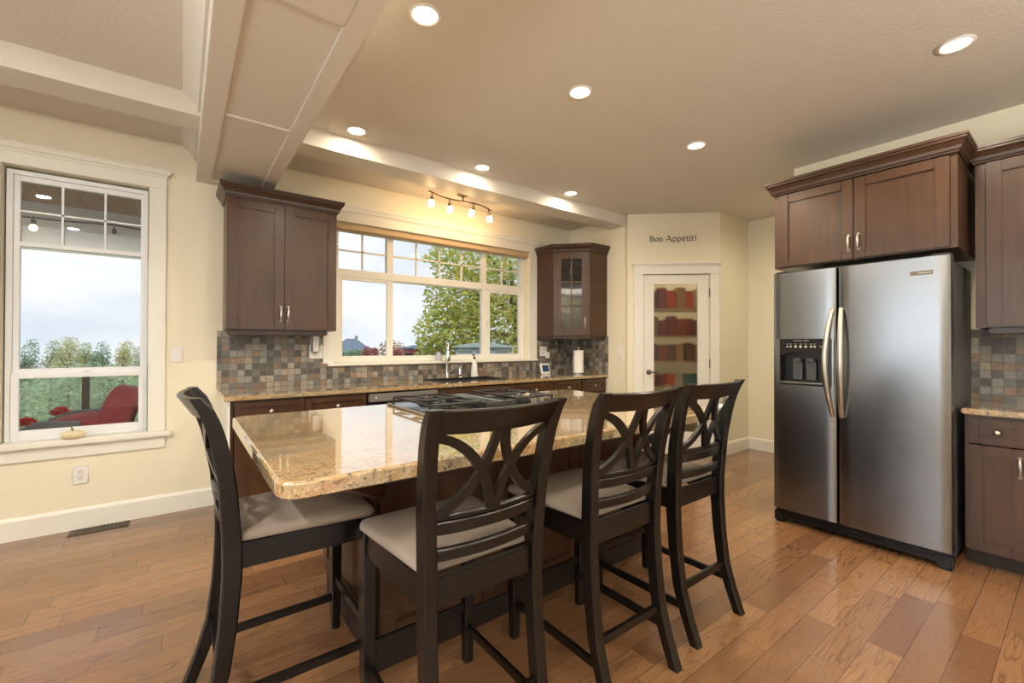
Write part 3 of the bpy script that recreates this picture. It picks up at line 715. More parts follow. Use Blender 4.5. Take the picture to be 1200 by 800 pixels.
# worktop on the sink run (opening for the sink)
SX0, SX1, SY0, SY1 = 2.02, 2.745, 3.78, 4.13
b = bm_new(); CT0, CT1 = .887, .920
box(b, .235, SX0, 3.58, 4.24, CT0, CT1, .006); box(b, SX1, 4.198, 3.58, 4.24, CT0, CT1, .006)
box(b, SX0-.006, SX1+.006, 3.58, SY0, CT0, CT1, .006); box(b, SX0-.006, SX1+.006, SY1, 4.24, CT0, CT1, .006)
tag(obj('granite_worktop', b, granite), 'long golden granite worktop under the sink window', 'worktop')
sk = thing('kitchen_sink', 'black drop-in sink set in the granite under the window', 'sink', (2.38, 3.955, .75))
b = bm_new(); e = .022
box(b, SX0-e, SX1+e, SY0-e, SY0+.012, CT1, CT1+.007, .003); box(b, SX0-e, SX1+e, SY1-.012, SY1+e, CT1, CT1+.007, .003); box(b, SX0-e, SX0+.012, SY0, SY1, CT1, CT1+.007, .003); box(b, SX1-.012, SX1+e, SY0, SY1, CT1, CT1+.007, .003)
obj('rim', b, sink_mat, sk)
b = bm_new(); g = .004
box(b, SX0+g, SX0+.014, SY0+g, SY1-g, .74, CT1); box(b, SX1-.014, SX1-g, SY0+g, SY1-g, .74, CT1); box(b, SX0+g, SX1-g, SY0+g, SY0+.014, .74, CT1); box(b, SX0+g, SX1-g, SY1-.014, SY1-g, .74, CT1); box(b, SX0+g, SX1-g, SY0+g, SY1-g, .73, .745)
obj('basin', b, sink_mat, sk)
b = bm_new(); lathe(b, [(0, .0), (.04, 0), (.042, .004), (.03, .003), (0, .002)], (2.38, 3.955, .745)); obj('drain', b, chrome, sk, smooth=40)

fc = thing('kitchen_faucet', 'tall chrome pull-down faucet behind the sink', 'faucet', (2.30, 4.203, CT1))
b = bm_new(); lathe(b, [(0, 0), (.026, 0), (.026, .008), (.022, .014), (.02, .06), (0, .06)], (2.30, 4.203, CT1)); obj('base', b, chrome, fc, smooth=40)
b = bm_new(); fx, fy = 2.30, 4.203; dv = Vector((-.42, -.9)).normalized()
pts = [(fx, fy, CT1+.05), (fx, fy, 1.25)] + [(fx+dv.x*(.07-.07*math.cos(a)), fy+dv.y*(.07-.07*math.cos(a)), 1.25+.06*math.sin(a)) for a in [PI*i/10 for i in range(1, 11)]] + [(fx+dv.x*.14, fy+dv.y*.14, 1.22)]
tube(b, pts, .016, 12); obj('spout', b, chrome, fc, smooth=40)
b = bm_new(); lathe(b, [(0, .12), (.02, .12), (.025, .10), (.028, .02), (.025, 0), (0, 0)], (fx+dv.x*.14, fy+dv.y*.14, 1.11)); obj('spray_head', b, chrome, fc, smooth=40)
b = bm_new(); tube(b, [(fx+.018, fy, .985), (fx+.05, fy-.005, 1.0), (fx+.085, fy-.01, 1.03)], [.009, .007, .005], 8); obj('lever', b, chrome, fc, smooth=40)
b = bm_new(); lathe(b, [(0, 0), (.024, 0), (.024, .01), (.017, .02), (.022, .045), (.016, .06), (.022, .09), (.016, .108), (0, .112)], (2.455, 4.195, CT1)); tube(b, [(2.455, 4.195, 1.01), (2.48, 4.15, 1.05), (2.50, 4.13, 1.052)], .006, 8)
tag(obj('soap_pump', b, chrome, smooth=40), 'small chrome pump dispenser between the faucet and the white bottle', 'dispenser')
so = thing('soap_bottle', 'white plastic soap bottle with dark pump right of the faucet', 'bottle', (2.635, 4.185, CT1))
b = bm_new(); lathe(b, [(0, 0), (.038, 0), (.04, .008), (.036, .09), (.026, .17), (.016, .19), (.016, .20), (0, .20)], (2.635, 4.185, CT1)); obj('body', b, white_plastic, so, smooth=40)
b = bm_new(); lathe(b, [(0, .2), (.014, .2), (.014, .222), (.005, .224), (.005, .245), (0, .245)], (2.635, 4.185, CT1)); box(b, 2.60, 2.643, 4.179, 4.191, CT1+.24, CT1+.252, .003); obj('pump', b, black_plastic, so, smooth=40)
va = thing('flower_vase', 'small pale vase of dried flowers on the window sill behind the faucet', 'vase', (2.235, 4.275, 1.109))
b = bm_new(); lathe(b, [(0, 0), (.026, 0), (.03, .02), (.03, .08), (.026, .09), (.023, .09), (.026, .03), (0, .02)], (2.235, 4.275, 1.109)); obj('body', b, vase_mat, va, smooth=40)
b = bm_new()
for i in range(40):
    a = random.uniform(0, 2*PI); r = .045*math.sqrt(random.random()); z = 1.109+random.uniform(.085, .135)
    p = Vector((2.235+r*math.cos(a), 4.265+.5*r*math.sin(a), z)); q = Matrix.Rotation(random.uniform(0, PI), 3, 'X') @ Matrix.Rotation(random.uniform(0, PI), 3, 'Z')
    vs = [b.verts.new(p+q @ Vector(v)) for v in ((-.012, 0, 0), (0, -.006, .003), (.012, 0, 0), (0, .006, .003))]; b.faces.new(vs)
obj('flowers', b, leafmat('dried_flowers', ['#7d7a4c', '#8f5f52', '#5c6440']), va)

dsp = thing('digital_display', 'small white framed digital display standing on the counter below the outlet', 'display', (3.60, 4.06, CT1))
Mdp = Matrix.Translation((3.60, 4.06, CT1)) @ Matrix.Rotation(math.radians(8), 4, 'Z') @ Matrix.Rotation(math.radians(-14), 4, 'X')
b = bm_new(); box(b, -.085, .085, -.008, .008, .003, .135, .008, Mdp); obj('frame', b, white_plastic, dsp)
b = bm_new(); box(b, -.06, .06, -.0095, -.0075, .03, .113, 0, Mdp); obj('screen', b, screen_em, dsp)
b = bm_new(); box(b, -.03, .03, 0, .06, .0, .008, .002, Matrix.Translation((3.60, 4.06, CT1))); obj('stand', b, white_plastic, dsp)
pt = thing('paper_towel_holder', 'roll of white paper towel on an upright holder under the corner cabinet', 'paper towel', (3.96, 3.86, CT1))
b = bm_new(); lathe(b, [(0, 0), (.075, 0), (.075, .008), (.01, .014), (.006, .02), (.006, .315), (.013, .32), (.013, .335), (0, .342)], (3.96, 3.86, CT1)); obj('stand', b, nickel, pt, smooth=40)
b = bm_new(); lathe(b, [(.02, .016), (.062, .016), (.063, .02), (.063, .29), (.062, .294), (.02, .294)], (3.96, 3.86, CT1), 32); obj('paper_roll', b, paper, pt, smooth=40)

# slate backsplash
b = bm_new(); y0 = WY-.012
box(b, .231, 1.075, y0, WY-.001, .921, 1.39); box(b, 1.075, 3.592, y0, WY-.001, .921, 1.083); box(b, 3.592, 4.19, y0, WY-.001, .921, 1.388)
struct('trim_4', b, slate)
b = bm_new(); box(b, XR-.012, XR-.001, 3.585, WY-.012, .921, 1.388); struct('trim_5', b, slate)
b = bm_new(); box(b, 4.258, 4.269, -.6, .60, .921, 1.395); struct('trim_6', b, slate)
b = bm_new(); box(b, 4.252, 4.258, .512, .524, .921, 1.395, .001); struct('trim_7', b, plain('copper_edge_strip', '#9a7650', .4, metal=.6))

# ------------------------------------------------------------------ switches, outlets
def plate(name, M, w, h, label, cat, kind):
    c = thing(name, label, cat, M.translation)
    b = bm_new(); box(b, -w/2, w/2, 0, .006, -h/2, h/2, .003, M); obj('cover_plate', b, white_plastic, c)
    if kind == 'switch':
        b = bm_new(); box(b, -.017, .017, .005, .010, -.034, .034, .002, M); obj('rocker', b, white_plastic, c)
    elif kind in ('outlet', 'double'):
        for s in (-1, 1):
            b = bm_new(); box(b, -.017, .017, .005, .0085, s*.021-.015, s*.021+.015, .004, M); r = obj('receptacle', b, white_plastic, c)
            b = bm_new()
            for x in (-.007, .007): box(b, x-.0013, x+.0013, .0083, .009, s*.021-.002, s*.021+.008, 0, M)
            box(b, -.0025, .0025, .0083, .009, s*.021-.010, s*.021-.005, 0, M); obj('slots', b, black_plastic, r)
    return c
nb = (0, -1, 0)
plate('light_switch', frame_M((-.026, WY, 1.20), (1, 0, 0), nb), .075, .118, 'white rocker switch on the cream wall beside the tall window', 'switch', 'switch')
plate('wall_outlet', frame_M((-.551, WY, .372), (1, 0, 0), nb), .080, .126, 'white outlet low on the wall under the tall window', 'outlet', 'outlet')
plate('light_switch', frame_M((XR, 3.40, 1.203), (0, -1, 0), (-1, 0, 0)), .075, .12, 'white switch on the return wall beside the pantry door', 'switch', 'switch')
ya = y0
plate('wall_outlet', frame_M((.975, ya, 1.215), (1, 0, 0), nb), .12, .125, 'white outlet plate on the slate tiles under the left wall cabinet', 'outlet', 'double')
b = bm_new(); Mx = frame_M((.965, ya-.010, 1.285), (1, 0, 0), nb); box(b, -.042, .042, 0, .035, -.085, .085, .018, Mx, 4); tag(obj('plug_in_device', b, white_plastic, smooth=40), 'rounded white plug-in device covering the outlet under the left wall cabinet', 'device')
plate('wall_outlet', frame_M((3.70, ya, 1.20), (1, 0, 0), nb), .12, .125, 'white outlet plate on the slate tiles under the corner cabinet', 'outlet', 'double')
b = bm_new(); Mx = frame_M((3.755, ya-.010, 1.152), (1, 0, 0), nb); box(b, -.028, .028, 0, .03, -.04, .04, .006, Mx); tag(obj('power_adapter', b, white_plastic), 'small white power adapter plugged into the outlet above the digital display', 'adapter')

fv = thing('floor_vent', 'dark bronze floor register by the wall under the tall window', 'vent', (-.44, 4.155, 0))
vm = plain('vent_bronze', '#5a5148', .5, metal=.4)
b = bm_new(); box(b, -.595, -.285, 4.10, 4.125, 0, .006, .002); box(b, -.595, -.285, 4.19, 4.215, 0, .006, .002); box(b, -.595, -.565, 4.125, 4.19, 0, .006, .002); box(b, -.315, -.285, 4.125, 4.19, 0, .006, .002); obj('frame', b, vm, fv)
b = bm_new(); box(b, -.565, -.315, 4.125, 4.19, 0, .0015); obj('duct_opening', b, black_plastic, fv)
b = bm_new()
for i in range(12): box(b, -.56+i*.0208, -.548+i*.0208, 4.125, 4.19, .001, .0055)
box(b, -.565, -.315, 4.155, 4.16, .002, .006); obj('louvers', b, vm, fv)

sq = thing('ornamental_squash', 'pale yellow squash with a thin stalk on the tall window sill', 'squash', (-.585, 4.205, .632))
b = bm_new(); n_ = 40; rows = []
prof = [(.0, .0), (.03, .0), (.056, .012), (.064, .03), (.056, .048), (.03, .058), (.0, .055)]
for r, z in prof:
    rows.append([b.verts.new((-.585+r*(1+.07*math.cos(5*2*PI*i/n_))*math.cos(2*PI*i/n_), 4.208+.6*r*(1+.07*math.cos(5*2*PI*i/n_))*math.sin(2*PI*i/n_), .632+z)) for i in range(n_)])
for a, bb in zip(rows, rows[1:]):
    for i in range(n_): b.faces.new((a[i], a[(i+1) % n_], bb[(i+1) % n_], bb[i]))
bmesh.ops.remove_doubles(b, verts=b.verts, dist=1e-5); obj('body', b, squash_mat, sq, smooth=60)
b = bm_new(); tube(b, [(-.585, 4.208, .685), (-.592, 4.206, .71), (-.585, 4.204, .745)], [.006, .004, .003], 8); obj('stalk', b, stem_mat, sq, smooth=40)

# ------------------------------------------------------------------ island
isl = thing('kitchen_island', 'dark wood kitchen island base with panelled sides between the stools and the sink run', 'island', (1.46, 2.08, 0))
b = bm_new()
IX0, IX1, IY0, IY1 = .625, 2.29, 1.70, 2.47
box(b, IX0, IX1, IY0, IY0+.02, .1, ZT-.002); box(b, IX0, IX1, IY1-.02, IY1, .1, ZT-.002); box(b, IX0, IX0+.02, IY0+.02, IY1-.02, .1, ZT-.002); box(b, IX1-.02, IX1, IY0+.02, IY1-.02, .1, ZT-.002); box(b, IX0+.02, IX1-.02, IY0+.02, IY1-.02, .1, .12)
obj('body', b, cab_wood, isl)
MI = frame_M((IX0, IY0, 0), (1, 0, 0), (0, -1, 0)); ML = frame_M((IX0, IY1, 0), (0, -1, 0), (-1, 0, 0)); MRr = frame_M((IX1, IY0, 0), (0, 1, 0), (1, 0, 0))
WI = IX1-IX0
for k in range(3):
    b = bm_new(); shaker(b, MI, WI*k/3, WI*(k+1)/3, .105, ZT-.004, .07, .016); obj('side_panel', b, cab_wood, isl)
b = bm_new(); shaker(b, ML, 0, IY1-IY0, .105, ZT-.004, .08, .016); obj('side_panel', b, cab_wood, isl)
b = bm_new(); shaker(b, MRr, 0, IY1-IY0, .105, ZT-.004, .08, .016); obj('side_panel', b, cab_wood, isl)
b = bm_new(); box(b, IX0-.012, IX1+.012, IY0-.012, IY1-.06, 0, .1, .003); obj('toe_base', b, toe_mat, isl)
def brace(p, q, w=.045, t=.05):
    b = bm_new(); p, q = Vector(p), Vector(q); d = (q-p); hd = Vector((d.x, d.y, 0)).normalized(); s = Vector((-hd.y, hd.x, 0))*w/2; nrm_ = d.normalized().cross(Vector((-hd.y, hd.x, 0)))*t/2
    loft(b, [[c_+s+nrm_, c_-s+nrm_, c_-s-nrm_, c_+s-nrm_] for c_ in (p, q)]); obj('corner_brace', b, cab_wood, isl)
brace((.625, 1.688, .705), (.40, 1.42, .86)); brace((2.30, 1.688, .672), (2.40, 1.42, .86))
MBk = frame_M((IX1, IY1, 0), (-1, 0, 0), (0, 1, 0))
for k in range(4):
    b = bm_new(); shaker(b, MBk, WI*k/4+.003, WI*(k+1)/4-.003, .108, ZT-.006, .06, .018); d = obj('door', b, cab_wood, isl); b = bm_new(); pull(b, MBk, WI*k/4+(.36 if k % 2 == 0 else .05), .74, .11); obj('handle', b, nickel, d, smooth=40)

b = bm_new()
def rpoly(pts, r, n=5):
    out = []
    for i, p in enumerate(pts):
        p = Vector(p); a = Vector(pts[i-1]); c_ = Vector(pts[(i+1) % len(pts)]); rr = r[i] if isinstance(r, (list, tuple)) else r
        da, dc = (a-p).normalized(), (c_-p).normalized(); s = p+da*rr; e_ = p+dc*rr
        for k in range(n+1):
            t = k/n; out.append((s*(1-t)**2+p*2*t*(1-t)+e_*t*t)[:2])
    return out
outl = [Vector(q) for q in rpoly([(.198, 1.222), (2.44, 1.222), (2.44, 2.52), (.198, 2.52)], [.075, .075, .075, .06])]
cen = Vector((1.3, 1.9))
def ring(ins, z):
    rs = []
    N = len(outl)
    for i in range(N):
        t = (outl[(i+1) % N]-outl[i-1]).normalized(); nn = Vector((-t.y, t.x)); rs.append(b.verts.new((outl[i].x+nn.x*ins, outl[i].y+nn.y*ins, z)))
    return rs
rgs = [ring(.006, ZT), ring(0, ZT+.005), ring(0, CT1+.004), ring(.004, CT1+.010), ring(.010, CT1+.012)]
for r0, r1 in zip(rgs, rgs[1:]):
    for i in range(len(outl)): b.faces.new((r0[i], r0[(i+1) % len(outl)], r1[(i+1) % len(outl)], r1[i]))
b.faces.new(rgs[0][::-1]); b.faces.new(rgs[-1])
tag(obj('granite_worktop', b, granite, smooth=18), 'polished golden granite slab with rounded corners on top of the island', 'worktop')
IT = CT1+.012

# gas cooktop
ck = thing('gas_cooktop', 'gas cooktop with black grates and a slatted centre vent set in the island granite', 'cooktop', (1.42, 2.2, IT))
KX0, KX1, KY0, KY1 = .955, 1.86, 1.945, 2.465
b = bm_new(); box(b, KX0, KX1, KY0, KY1, IT, IT+.010, .004); obj('glass_deck', b, dark_gloss, ck)
b = bm_new(); z = IT+.010; rect = ((KX0, KX1, KY0, KY0+.008), (KX0, KX1, KY1-.008, KY1), (KX0, KX0+.008, KY0, KY1), (KX1-.008, KX1, KY0, KY1))
for x0, x1, ya_, yb in rect: box(b, x0, x1, ya_, yb, IT+.004, IT+.013, .002)
obj('steel_edge', b, nickel, ck)
GZ = IT+.048
def grate(x0, x1):
    b = bm_new(); r = .006
    ys = (KY0+.03, KY1-.03)
    tube(b, [(x0, ys[0], GZ), (x1, ys[0], GZ)], r, 8); tube(b, [(x0, ys[1], GZ), (x1, ys[1], GZ)], r, 8); tube(b, [(x0, ys[0], GZ), (x0, ys[1], GZ)], r, 8); tube(b, [(x1, ys[0], GZ), (x1, ys[1], GZ)], r, 8)
    ym = (ys[0]+ys[1])/2; tube(b, [(x0, ym, GZ), (x1, ym, GZ)], r, 8)
    xm = (x0+x1)/2
    for yc in ((ys[0]+ym)/2, (ys[1]+ym)/2):
        for a in range(4):
            dx, dy = math.cos(a*PI/2+PI/4), math.sin(a*PI/2+PI/4)
            ex, ey = (x1-xm)*(1 if dx > 0 else -1), ((ys[1]-ym)/2)*(1 if dy > 0 else -1)
            tube(b, [(xm+ex, yc+ey, GZ), (xm+dx*.04, yc+dy*.04, GZ+.004)], r, 6)
    for x in (x0, x1):
        for y in ys: tube(b, [(x, y, IT+.010), (x, y, GZ)], r, 8)
    obj('grate', b, black_iron, ck, smooth=40)
    for yc in ((ys[0]+ym)/2, (ys[1]+ym)/2):
        b = bm_new(); lathe(b, [(0, .010), (.05, .010), (.05, .018), (.036, .020), (.036, .030), (.033, .034), (0, .035)], (xm, yc, IT)); obj('burner', b, black_iron, ck, smooth=40)
grate(KX0+.03, KX0+.33); grate(KX1-.33, KX1-.06)
b = bm_new(); vx0, vx1 = KX0+.37, KX0+.53
for i in range(14):
    y = KY0+.05+i*.031; tube(b, [(vx0, y, IT+.014), (vx0+.03, y, IT+.034), ((vx0+vx1)/2, y, IT+.040), (vx1-.03, y, IT+.034), (vx1, y, IT+.014)], .0035, 6)
for x in (vx0, vx1): box(b, x-.006, x+.006, KY0+.03, KY1-.03, IT+.010, IT+.04, .002)
box(b, vx0, vx1, KY0+.03, KY0+.04, IT+.010, IT+.038, .001); box(b, vx0, vx1, KY1-.04, KY1-.03, IT+.010, IT+.038, .001)
obj('vent_grille', b, plain('vent_steel', '#4c4e50', .35, metal=.6), ck)
for i in range(5):
    b = bm_new(); lathe(b, [(0, .010), (.019, .010), (.019, .014), (.015, .016), (.014, .036), (0, .038)], (KX1-.032, KY0+.06+i*.1, IT), 18); obj('knob', b, nickel, ck, smooth=40)

# ------------------------------------------------------------------ stools
def stool(label):
    t = thing('counter_stool', label, 'stool', (0, 0, 0), 0, 'counter stools at the island')
    PZ = [0, .113, .224, .377, .54, .65, .84, .99, 1.06, 1.10, 1.118]
    PYR = [-.322, -.281, -.249, -.231, -.222, -.224, -.235, -.261, -.282, -.301, -.312]
    PTH = [.042, .046, .05, .052, .056, .056, .05, .046, .044, .042, .032]
    def itp(tab, z):
        for i in range(len(PZ)-1):
            if z <= PZ[i+1]: f = (z-PZ[i])/(PZ[i+1]-PZ[i]); return tab[i]*(1-f)+tab[i+1]*f
        return tab[-1]
    def yrear(z): return itp(PYR, z)
    def ymid(z): return yrear(z)+itp(PTH, z)/2
    def xc(z): return .190 if z < .65 else .190+.026*((z-.65)/.45)
    for s in (-1, 1):
        b = bm_new(); secs = []; N = 30
        for i in range(N+1):
            z = 1.118*i/N; yr, th, x = yrear(z), itp(PTH, z), s*xc(z); w = .021; c_ = .005
            yf = yr+th
            secs.append([Vector(v) for v in ((x-w+c_, yr, z), (x+w-c_, yr, z), (x+w, yr+c_, z), (x+w, yf-c_, z), (x+w-c_, yf, z), (x-w+c_, yf, z), (x-w, yf-c_, z), (x-w, yr+c_, z))])
        loft(b, secs); obj('back_leg', b, black_paint, t, smooth=35, local=True)
        b = bm_new(); secs = []
        for i in range(9):
            z = .632*i/8; w = .018+.004*min(1, z/.3); x = s*(.205); y = .237; c_ = .004
            secs.append([Vector(v) for v in ((x-w+c_, y-w, z), (x+w-c_, y-w, z), (x+w, y-w+c_, z), (x+w, y+w-c_, z), (x+w-c_, y+w, z), (x-w+c_, y+w, z), (x-w, y+w-c_, z), (x-w, y-w+c_, z))])
        loft(b, secs); obj('front_leg', b, black_paint, t, smooth=35, local=True)
    def rail(name, z0, z1, a, bow, th=.022, dip=0):
        b = bm_new(); secs = []; N = 16
        for i in range(N+1):
            u = -1+2*i/N; x = a*u; k = bow*(1-u*u); zz0, zz1 = z0-dip*(1-u*u), z1-dip*(1-u*u)
            y0_, y1_ = ymid(z0)-k, ymid(z1)-k; c_ = .004
            secs.append([Vector(v) for v in ((x, y0_-th/2, zz0+c_), (x, y0_-th/2+c_, zz0), (x, y0_+th/2-c_, zz0), (x, y0_+th/2, zz0+c_), (x, y1_+th/2, zz1-c_), (x, y1_+th/2-c_, zz1), (x, y1_-th/2+c_, zz1), (x, y1_-th/2, zz1-c_))])
        loft(b, secs); return obj(name, b, black_paint, t, smooth=35, local=True)
    rail('top_rail', 1.048, 1.118, .213, .036, .024, .004)
    rail('cross_rail', .757, .795, .182, .026); rail('cross_rail', .680, .716, .174, .022)
    rail('lattice_base', .797, .815, .186, .028, .018)
    def curve(pts, w=.026, th=.017):
        secs = []
        for i, (x, z) in enumerate(pts):
            a = Vector(pts[max(0, i-1)]); c_ = Vector(pts[min(len(pts)-1, i+1)]); tt = (c_-a).normalized(); nn = Vector((-tt.y, tt.x))*w/2
            def P(px, pz, o): return Vector((px, ymid(pz)-.030*(1-(px/.2)**2)+o, pz))
            secs.append([P(x+nn.x, z+nn.y, -th/2), P(x-nn.x, z-nn.y, -th/2), P(x-nn.x, z-nn.y, th/2), P(x+nn.x, z+nn.y, th/2)])
        loft(lb, secs)
    lb = bm_new()
    for s in (-1, 1):
        n_ = 16
        # from the post (top) sweeping down to bottom centre; from the post (bottom) sweeping up to top centre
        curve([(s*(-.198+.190*(.8*math.sin(PI/2*i/n_)+.2*i/n_)), .806+.232*(.78*math.cos(PI/2*i/n_)+.22*(1-i/n_))) for i in range(n_+1)])
        curve([(s*(-.194+.182*(.8*math.sin(PI/2*i/n_)+.2*i/n_)), 1.052-.238*(.78*math.cos(PI/2*i/n_)+.22*(1-i/n_))) for i in range(n_+1)])
    obj('lattice', lb, black_paint, t, smooth=35, local=True)
    # seat frame
    b = bm_new(); z0, z1 = .552, .634
    box(b, -.17, .17, -.205, -.183, z0, z1, .003); obj('seat_rail', b, black_paint, t, local=True)
    b = bm_new(); box(b, -.186, .186, .226, .248, z0, z1, .003); obj('seat_rail', b, black_paint, t, local=True)
    for s in (-1, 1):
        b = bm_new(); x0, x1 = s*.193, s*.207; loft(b, [[Vector((x-.011, y, z0)), Vector((x+.011, y, z0)), Vector((x+.011, y, z1)), Vector((x-.011, y, z1))] for x, y in ((x0, -.18), (x1, .22))]); obj('seat_rail', b, black_paint, t, local=True)
    # stretchers
    for s in (-1, 1):
        b = bm_new(); box(b, -.008, .008, -.225, .225, .128, .160, .002); bmesh.ops.translate(b, verts=b.verts, vec=(s*.196, 0, 0)); obj('stretcher', b, black_paint, t, local=True)
    b = bm_new(); box(b, -.19, .19, .229, .245, .205, .237, .002); obj('stretcher', b, black_paint, t, local=True)
    b = bm_new(); box(b, -.175, .175, -.235, -.217, .195, .228, .002); obj('stretcher', b, black_paint, t, local=True)
    # cushion
    b = bm_new(); ol = [Vector(q) for q in rpoly([(-.196, -.176), (.196, -.176), (.238, .268), (-.238, .268)], [.012, .012, .045, .045], 5)]
    N = len(ol)
    def rg(ins, z):
        out = []
        for i in range(N):
            tt = (ol[(i+1) % N]-ol[i-1]).normalized(); nn = Vector((-tt.y, tt.x)); out.append(b.verts.new((ol[i].x+nn.x*ins, ol[i].y+nn.y*ins, z)))
        return out
    cv = Vector((0, .05))
    def sc(f, z): return [b.verts.new((cv.x+(p.x-cv.x)*f, cv.y+(p.y-cv.y)*f, z)) for p in ol]
    rr = [rg(.008, .634), rg(0, .640), rg(0, .652), rg(.006, .662), rg(.018, .669), sc(.75, .675), sc(.45, .679), sc(.15, .680)]
    for r0, r1 in zip(rr, rr[1:]):
        for i in range(N): b.faces.new((r0[i], r0[(i+1) % N], r1[(i+1) % N], r1[i]))
    b.faces.new(rr[0][::-1]); b.faces.new(rr[-1]); obj('seat', b, fabric, t, smooth=60, local=True)
    return t
s2 = stool('dark lattice-back counter stool at the island front, nearest the camera, seen from behind')
s2.location = (.735, 1.302, 0)
dup(s2, (1.385, 1.302, 0), 0, 'dark lattice-back counter stool in the middle of the three seen from behind')
dup(s2, (1.955, 1.325, 0), 0, 'dark lattice-back counter stool seen from behind, closest to the refrigerator')
dup(s2, (.332, 1.878, 0), -PI/2, 'dark counter stool drawn up sideways to the short left end of the island')

# ------------------------------------------------------------------ refrigerator
fr = thing('refrigerator', 'stainless steel side-by-side refrigerator with ice dispenser against the right wall', 'refrigerator', (3.86, .945, 0))
MF = frame_M((3.475, 1.412, 0), (0, -1, 0), (-1, 0, 0))     # u from left edge, w toward the room
FW = .937; DV = .397
b = bm_new(); box(b, .012, FW-.012, -.775, -.075, .03, 1.79, .006, MF); obj('body', b, plain('fridge_side_grey', '#4b4d50', .45), fr)
def door(u0, u1):
    b = bm_new(); z0, z1 = .105, 1.803
    pts = []; n_ = 10; w = u1-u0; r = .018
    prof = [(u0, -.07), (u0, -.02), (u0+.004, -.008), (u0+.016, -.001)] + [(u0+.016+(w-.032)*i/n_, .006*math.sin(PI*i/n_)) for i in range(1, n_)] + [(u1-.016, -.001), (u1-.004, -.008), (u1, -.02), (u1, -.07)]
    prism(b, prof, z0, z1, MF); return obj('door', b, steel, fr, smooth=35)
# freezer door built around the dispenser opening
DU0, DU1, DZ0, DZ1 = .048, .322, 1.003, 1.33
fd = None
b = bm_new(); z0, z1 = .105, 1.803
def dprof(u0, u1, full0, full1, n_=8):
    pr = []
    if full0: pr += [(u0, -.07), (u0, -.02), (u0+.004, -.008), (u0+.016, -.001)]
    else: pr += [(u0, -.07), (u0, .005*math.sin(PI*(u0/DV)))]
    a, c_ = (u0+.016 if full0 else u0), (u1-.016 if full1 else u1)
    pr += [(a+(c_-a)*i/n_, .005*math.sin(PI*((a+(c_-a)*i/n_)/DV))) for i in range(1, n_)]
    if full1: pr += [(u1-.016, -.001), (u1-.004, -.008), (u1, -.02), (u1, -.07)]
    else: pr += [(u1, .005*math.sin(PI*(u1/DV))), (u1, -.07)]
    return pr
prism(b, dprof(0, DV-.004, 1, 1), z0, DZ0, MF); prism(b, dprof(0, DV-.004, 1, 1), DZ1, z1, MF); prism(b, dprof(0, DU0, 1, 0), DZ0, DZ1, MF); prism(b, dprof(DU1, DV-.004, 0, 1), DZ0, DZ1, MF)
bmesh.ops.remove_doubles(b, verts=b.verts, dist=1e-5)
fd = obj('freezer_door', b, steel, fr, smooth=35)
rd = door(DV+.004, FW)
def arc_handle(u, s, par):
    b = bm_new(); pts = []; rr = []
    N = 20
    for i in range(N+1):
        t = i/N; z = .812+(1.528-.812)*t; q = math.sin(PI*t)
        pts.append(MF @ Vector((u+s*.028*q, .010+.062*q**.8, z))); rr.append(.013+.003*q)
    tube(b, pts, rr, 12); obj('handle', b, nickel, par, smooth=50)
arc_handle(DV-.024, -1, fd); arc_handle(DV+.024, .35, rd)
# dispenser
b = bm_new(); box(b, DU0+.001, DU1-.001, -.068, -.062, DZ0+.001, DZ1-.001, 0, MF); box(b, DU0+.001, DU0+.008, -.068, .008, DZ0+.001, DZ1-.001, 0, MF); box(b, DU1-.008, DU1-.001, -.068, .008, DZ0+.001, DZ1-.001, 0, MF); box(b, DU0+.008, DU1-.008, -.068, .012, DZ0+.001, DZ0+.018, .003, MF)
ds = obj('dispenser_recess', b, black_plastic, fd)
b = bm_new(); pz = 1.232; pts = [(DU0+.002, DZ1-.002), (DU0+.002, pz-.02)] + [(DU0+.01+(DU1-DU0-.02)*i/12, pz-.02+.028*math.sin(PI*i/12)) for i in range(13)] + [(DU1-.002, pz-.02), (DU1-.002, DZ1-.002)]
Mz = MF @ Matrix(((1, 0, 0, 0), (0, 0, 1, 0), (0, 1, 0, 0), (0, 0, 0, 1)))
prism(b, pts, -.02, .010, Mz); cp = obj('control_panel', b, dark_gloss, fd)
b = bm_new()
for k, (u_, r) in enumerate(((.052, .006), (.074, .006), (.105, .0085), (.136, .0085), (.168, .0085), (.2, .0065), (.222, .0065))):
    lathe(b, [(0, 0), (r, 0), (r, .002), (0, .0025)], seg=14, M=MF @ Matrix.Translation((DU0+u_, .010, 1.275)) @ Matrix.Rotation(-PI/2, 4, 'X'))
    box(b, DU0+u_-.007, DU0+u_+.007, .0098, .0105, 1.292, 1.2945, 0, MF)
box(b, DU0+.09, DU0+.145, .0098, .0105, 1.316, 1.319, 0, MF); box(b, DU0+.155, DU0+.185, .0098, .0105, 1.316, 1.319, 0, MF); box(b, DU0+.25, DU0+.268, .0098, .0105, 1.274, 1.277, 0, MF)
obj('buttons', b, lens_grey, cp)
for u_ in (.1, .185):
    b = bm_new(); box(b, DU0+u_-.032, DU0+u_+.032, -.045, -.038, 1.04, 1.17, .004, MF @ Matrix.Translation((0, 0, 0))); box(b, DU0+u_-.026, DU0+u_+.026, -.05, -.02, 1.165, 1.195, .006, MF); obj('paddle', b, plain('grey_paddle%d' % int(u_*100), '#4a4c50', .25), fd)
b = bm_new(); box(b, DU0+.006, DU1-.006, -.05, .014, DZ0+.016, DZ0+.022, .002, MF); obj('drip_tray', b, nickel, fd)
b = bm_new(); box(b, .762, .862, .002, .006, 1.70, 1.724, .001, MF); bd = obj('badge', b, plain('badge_bronze', '#6f6354', .35, metal=.5), rd)
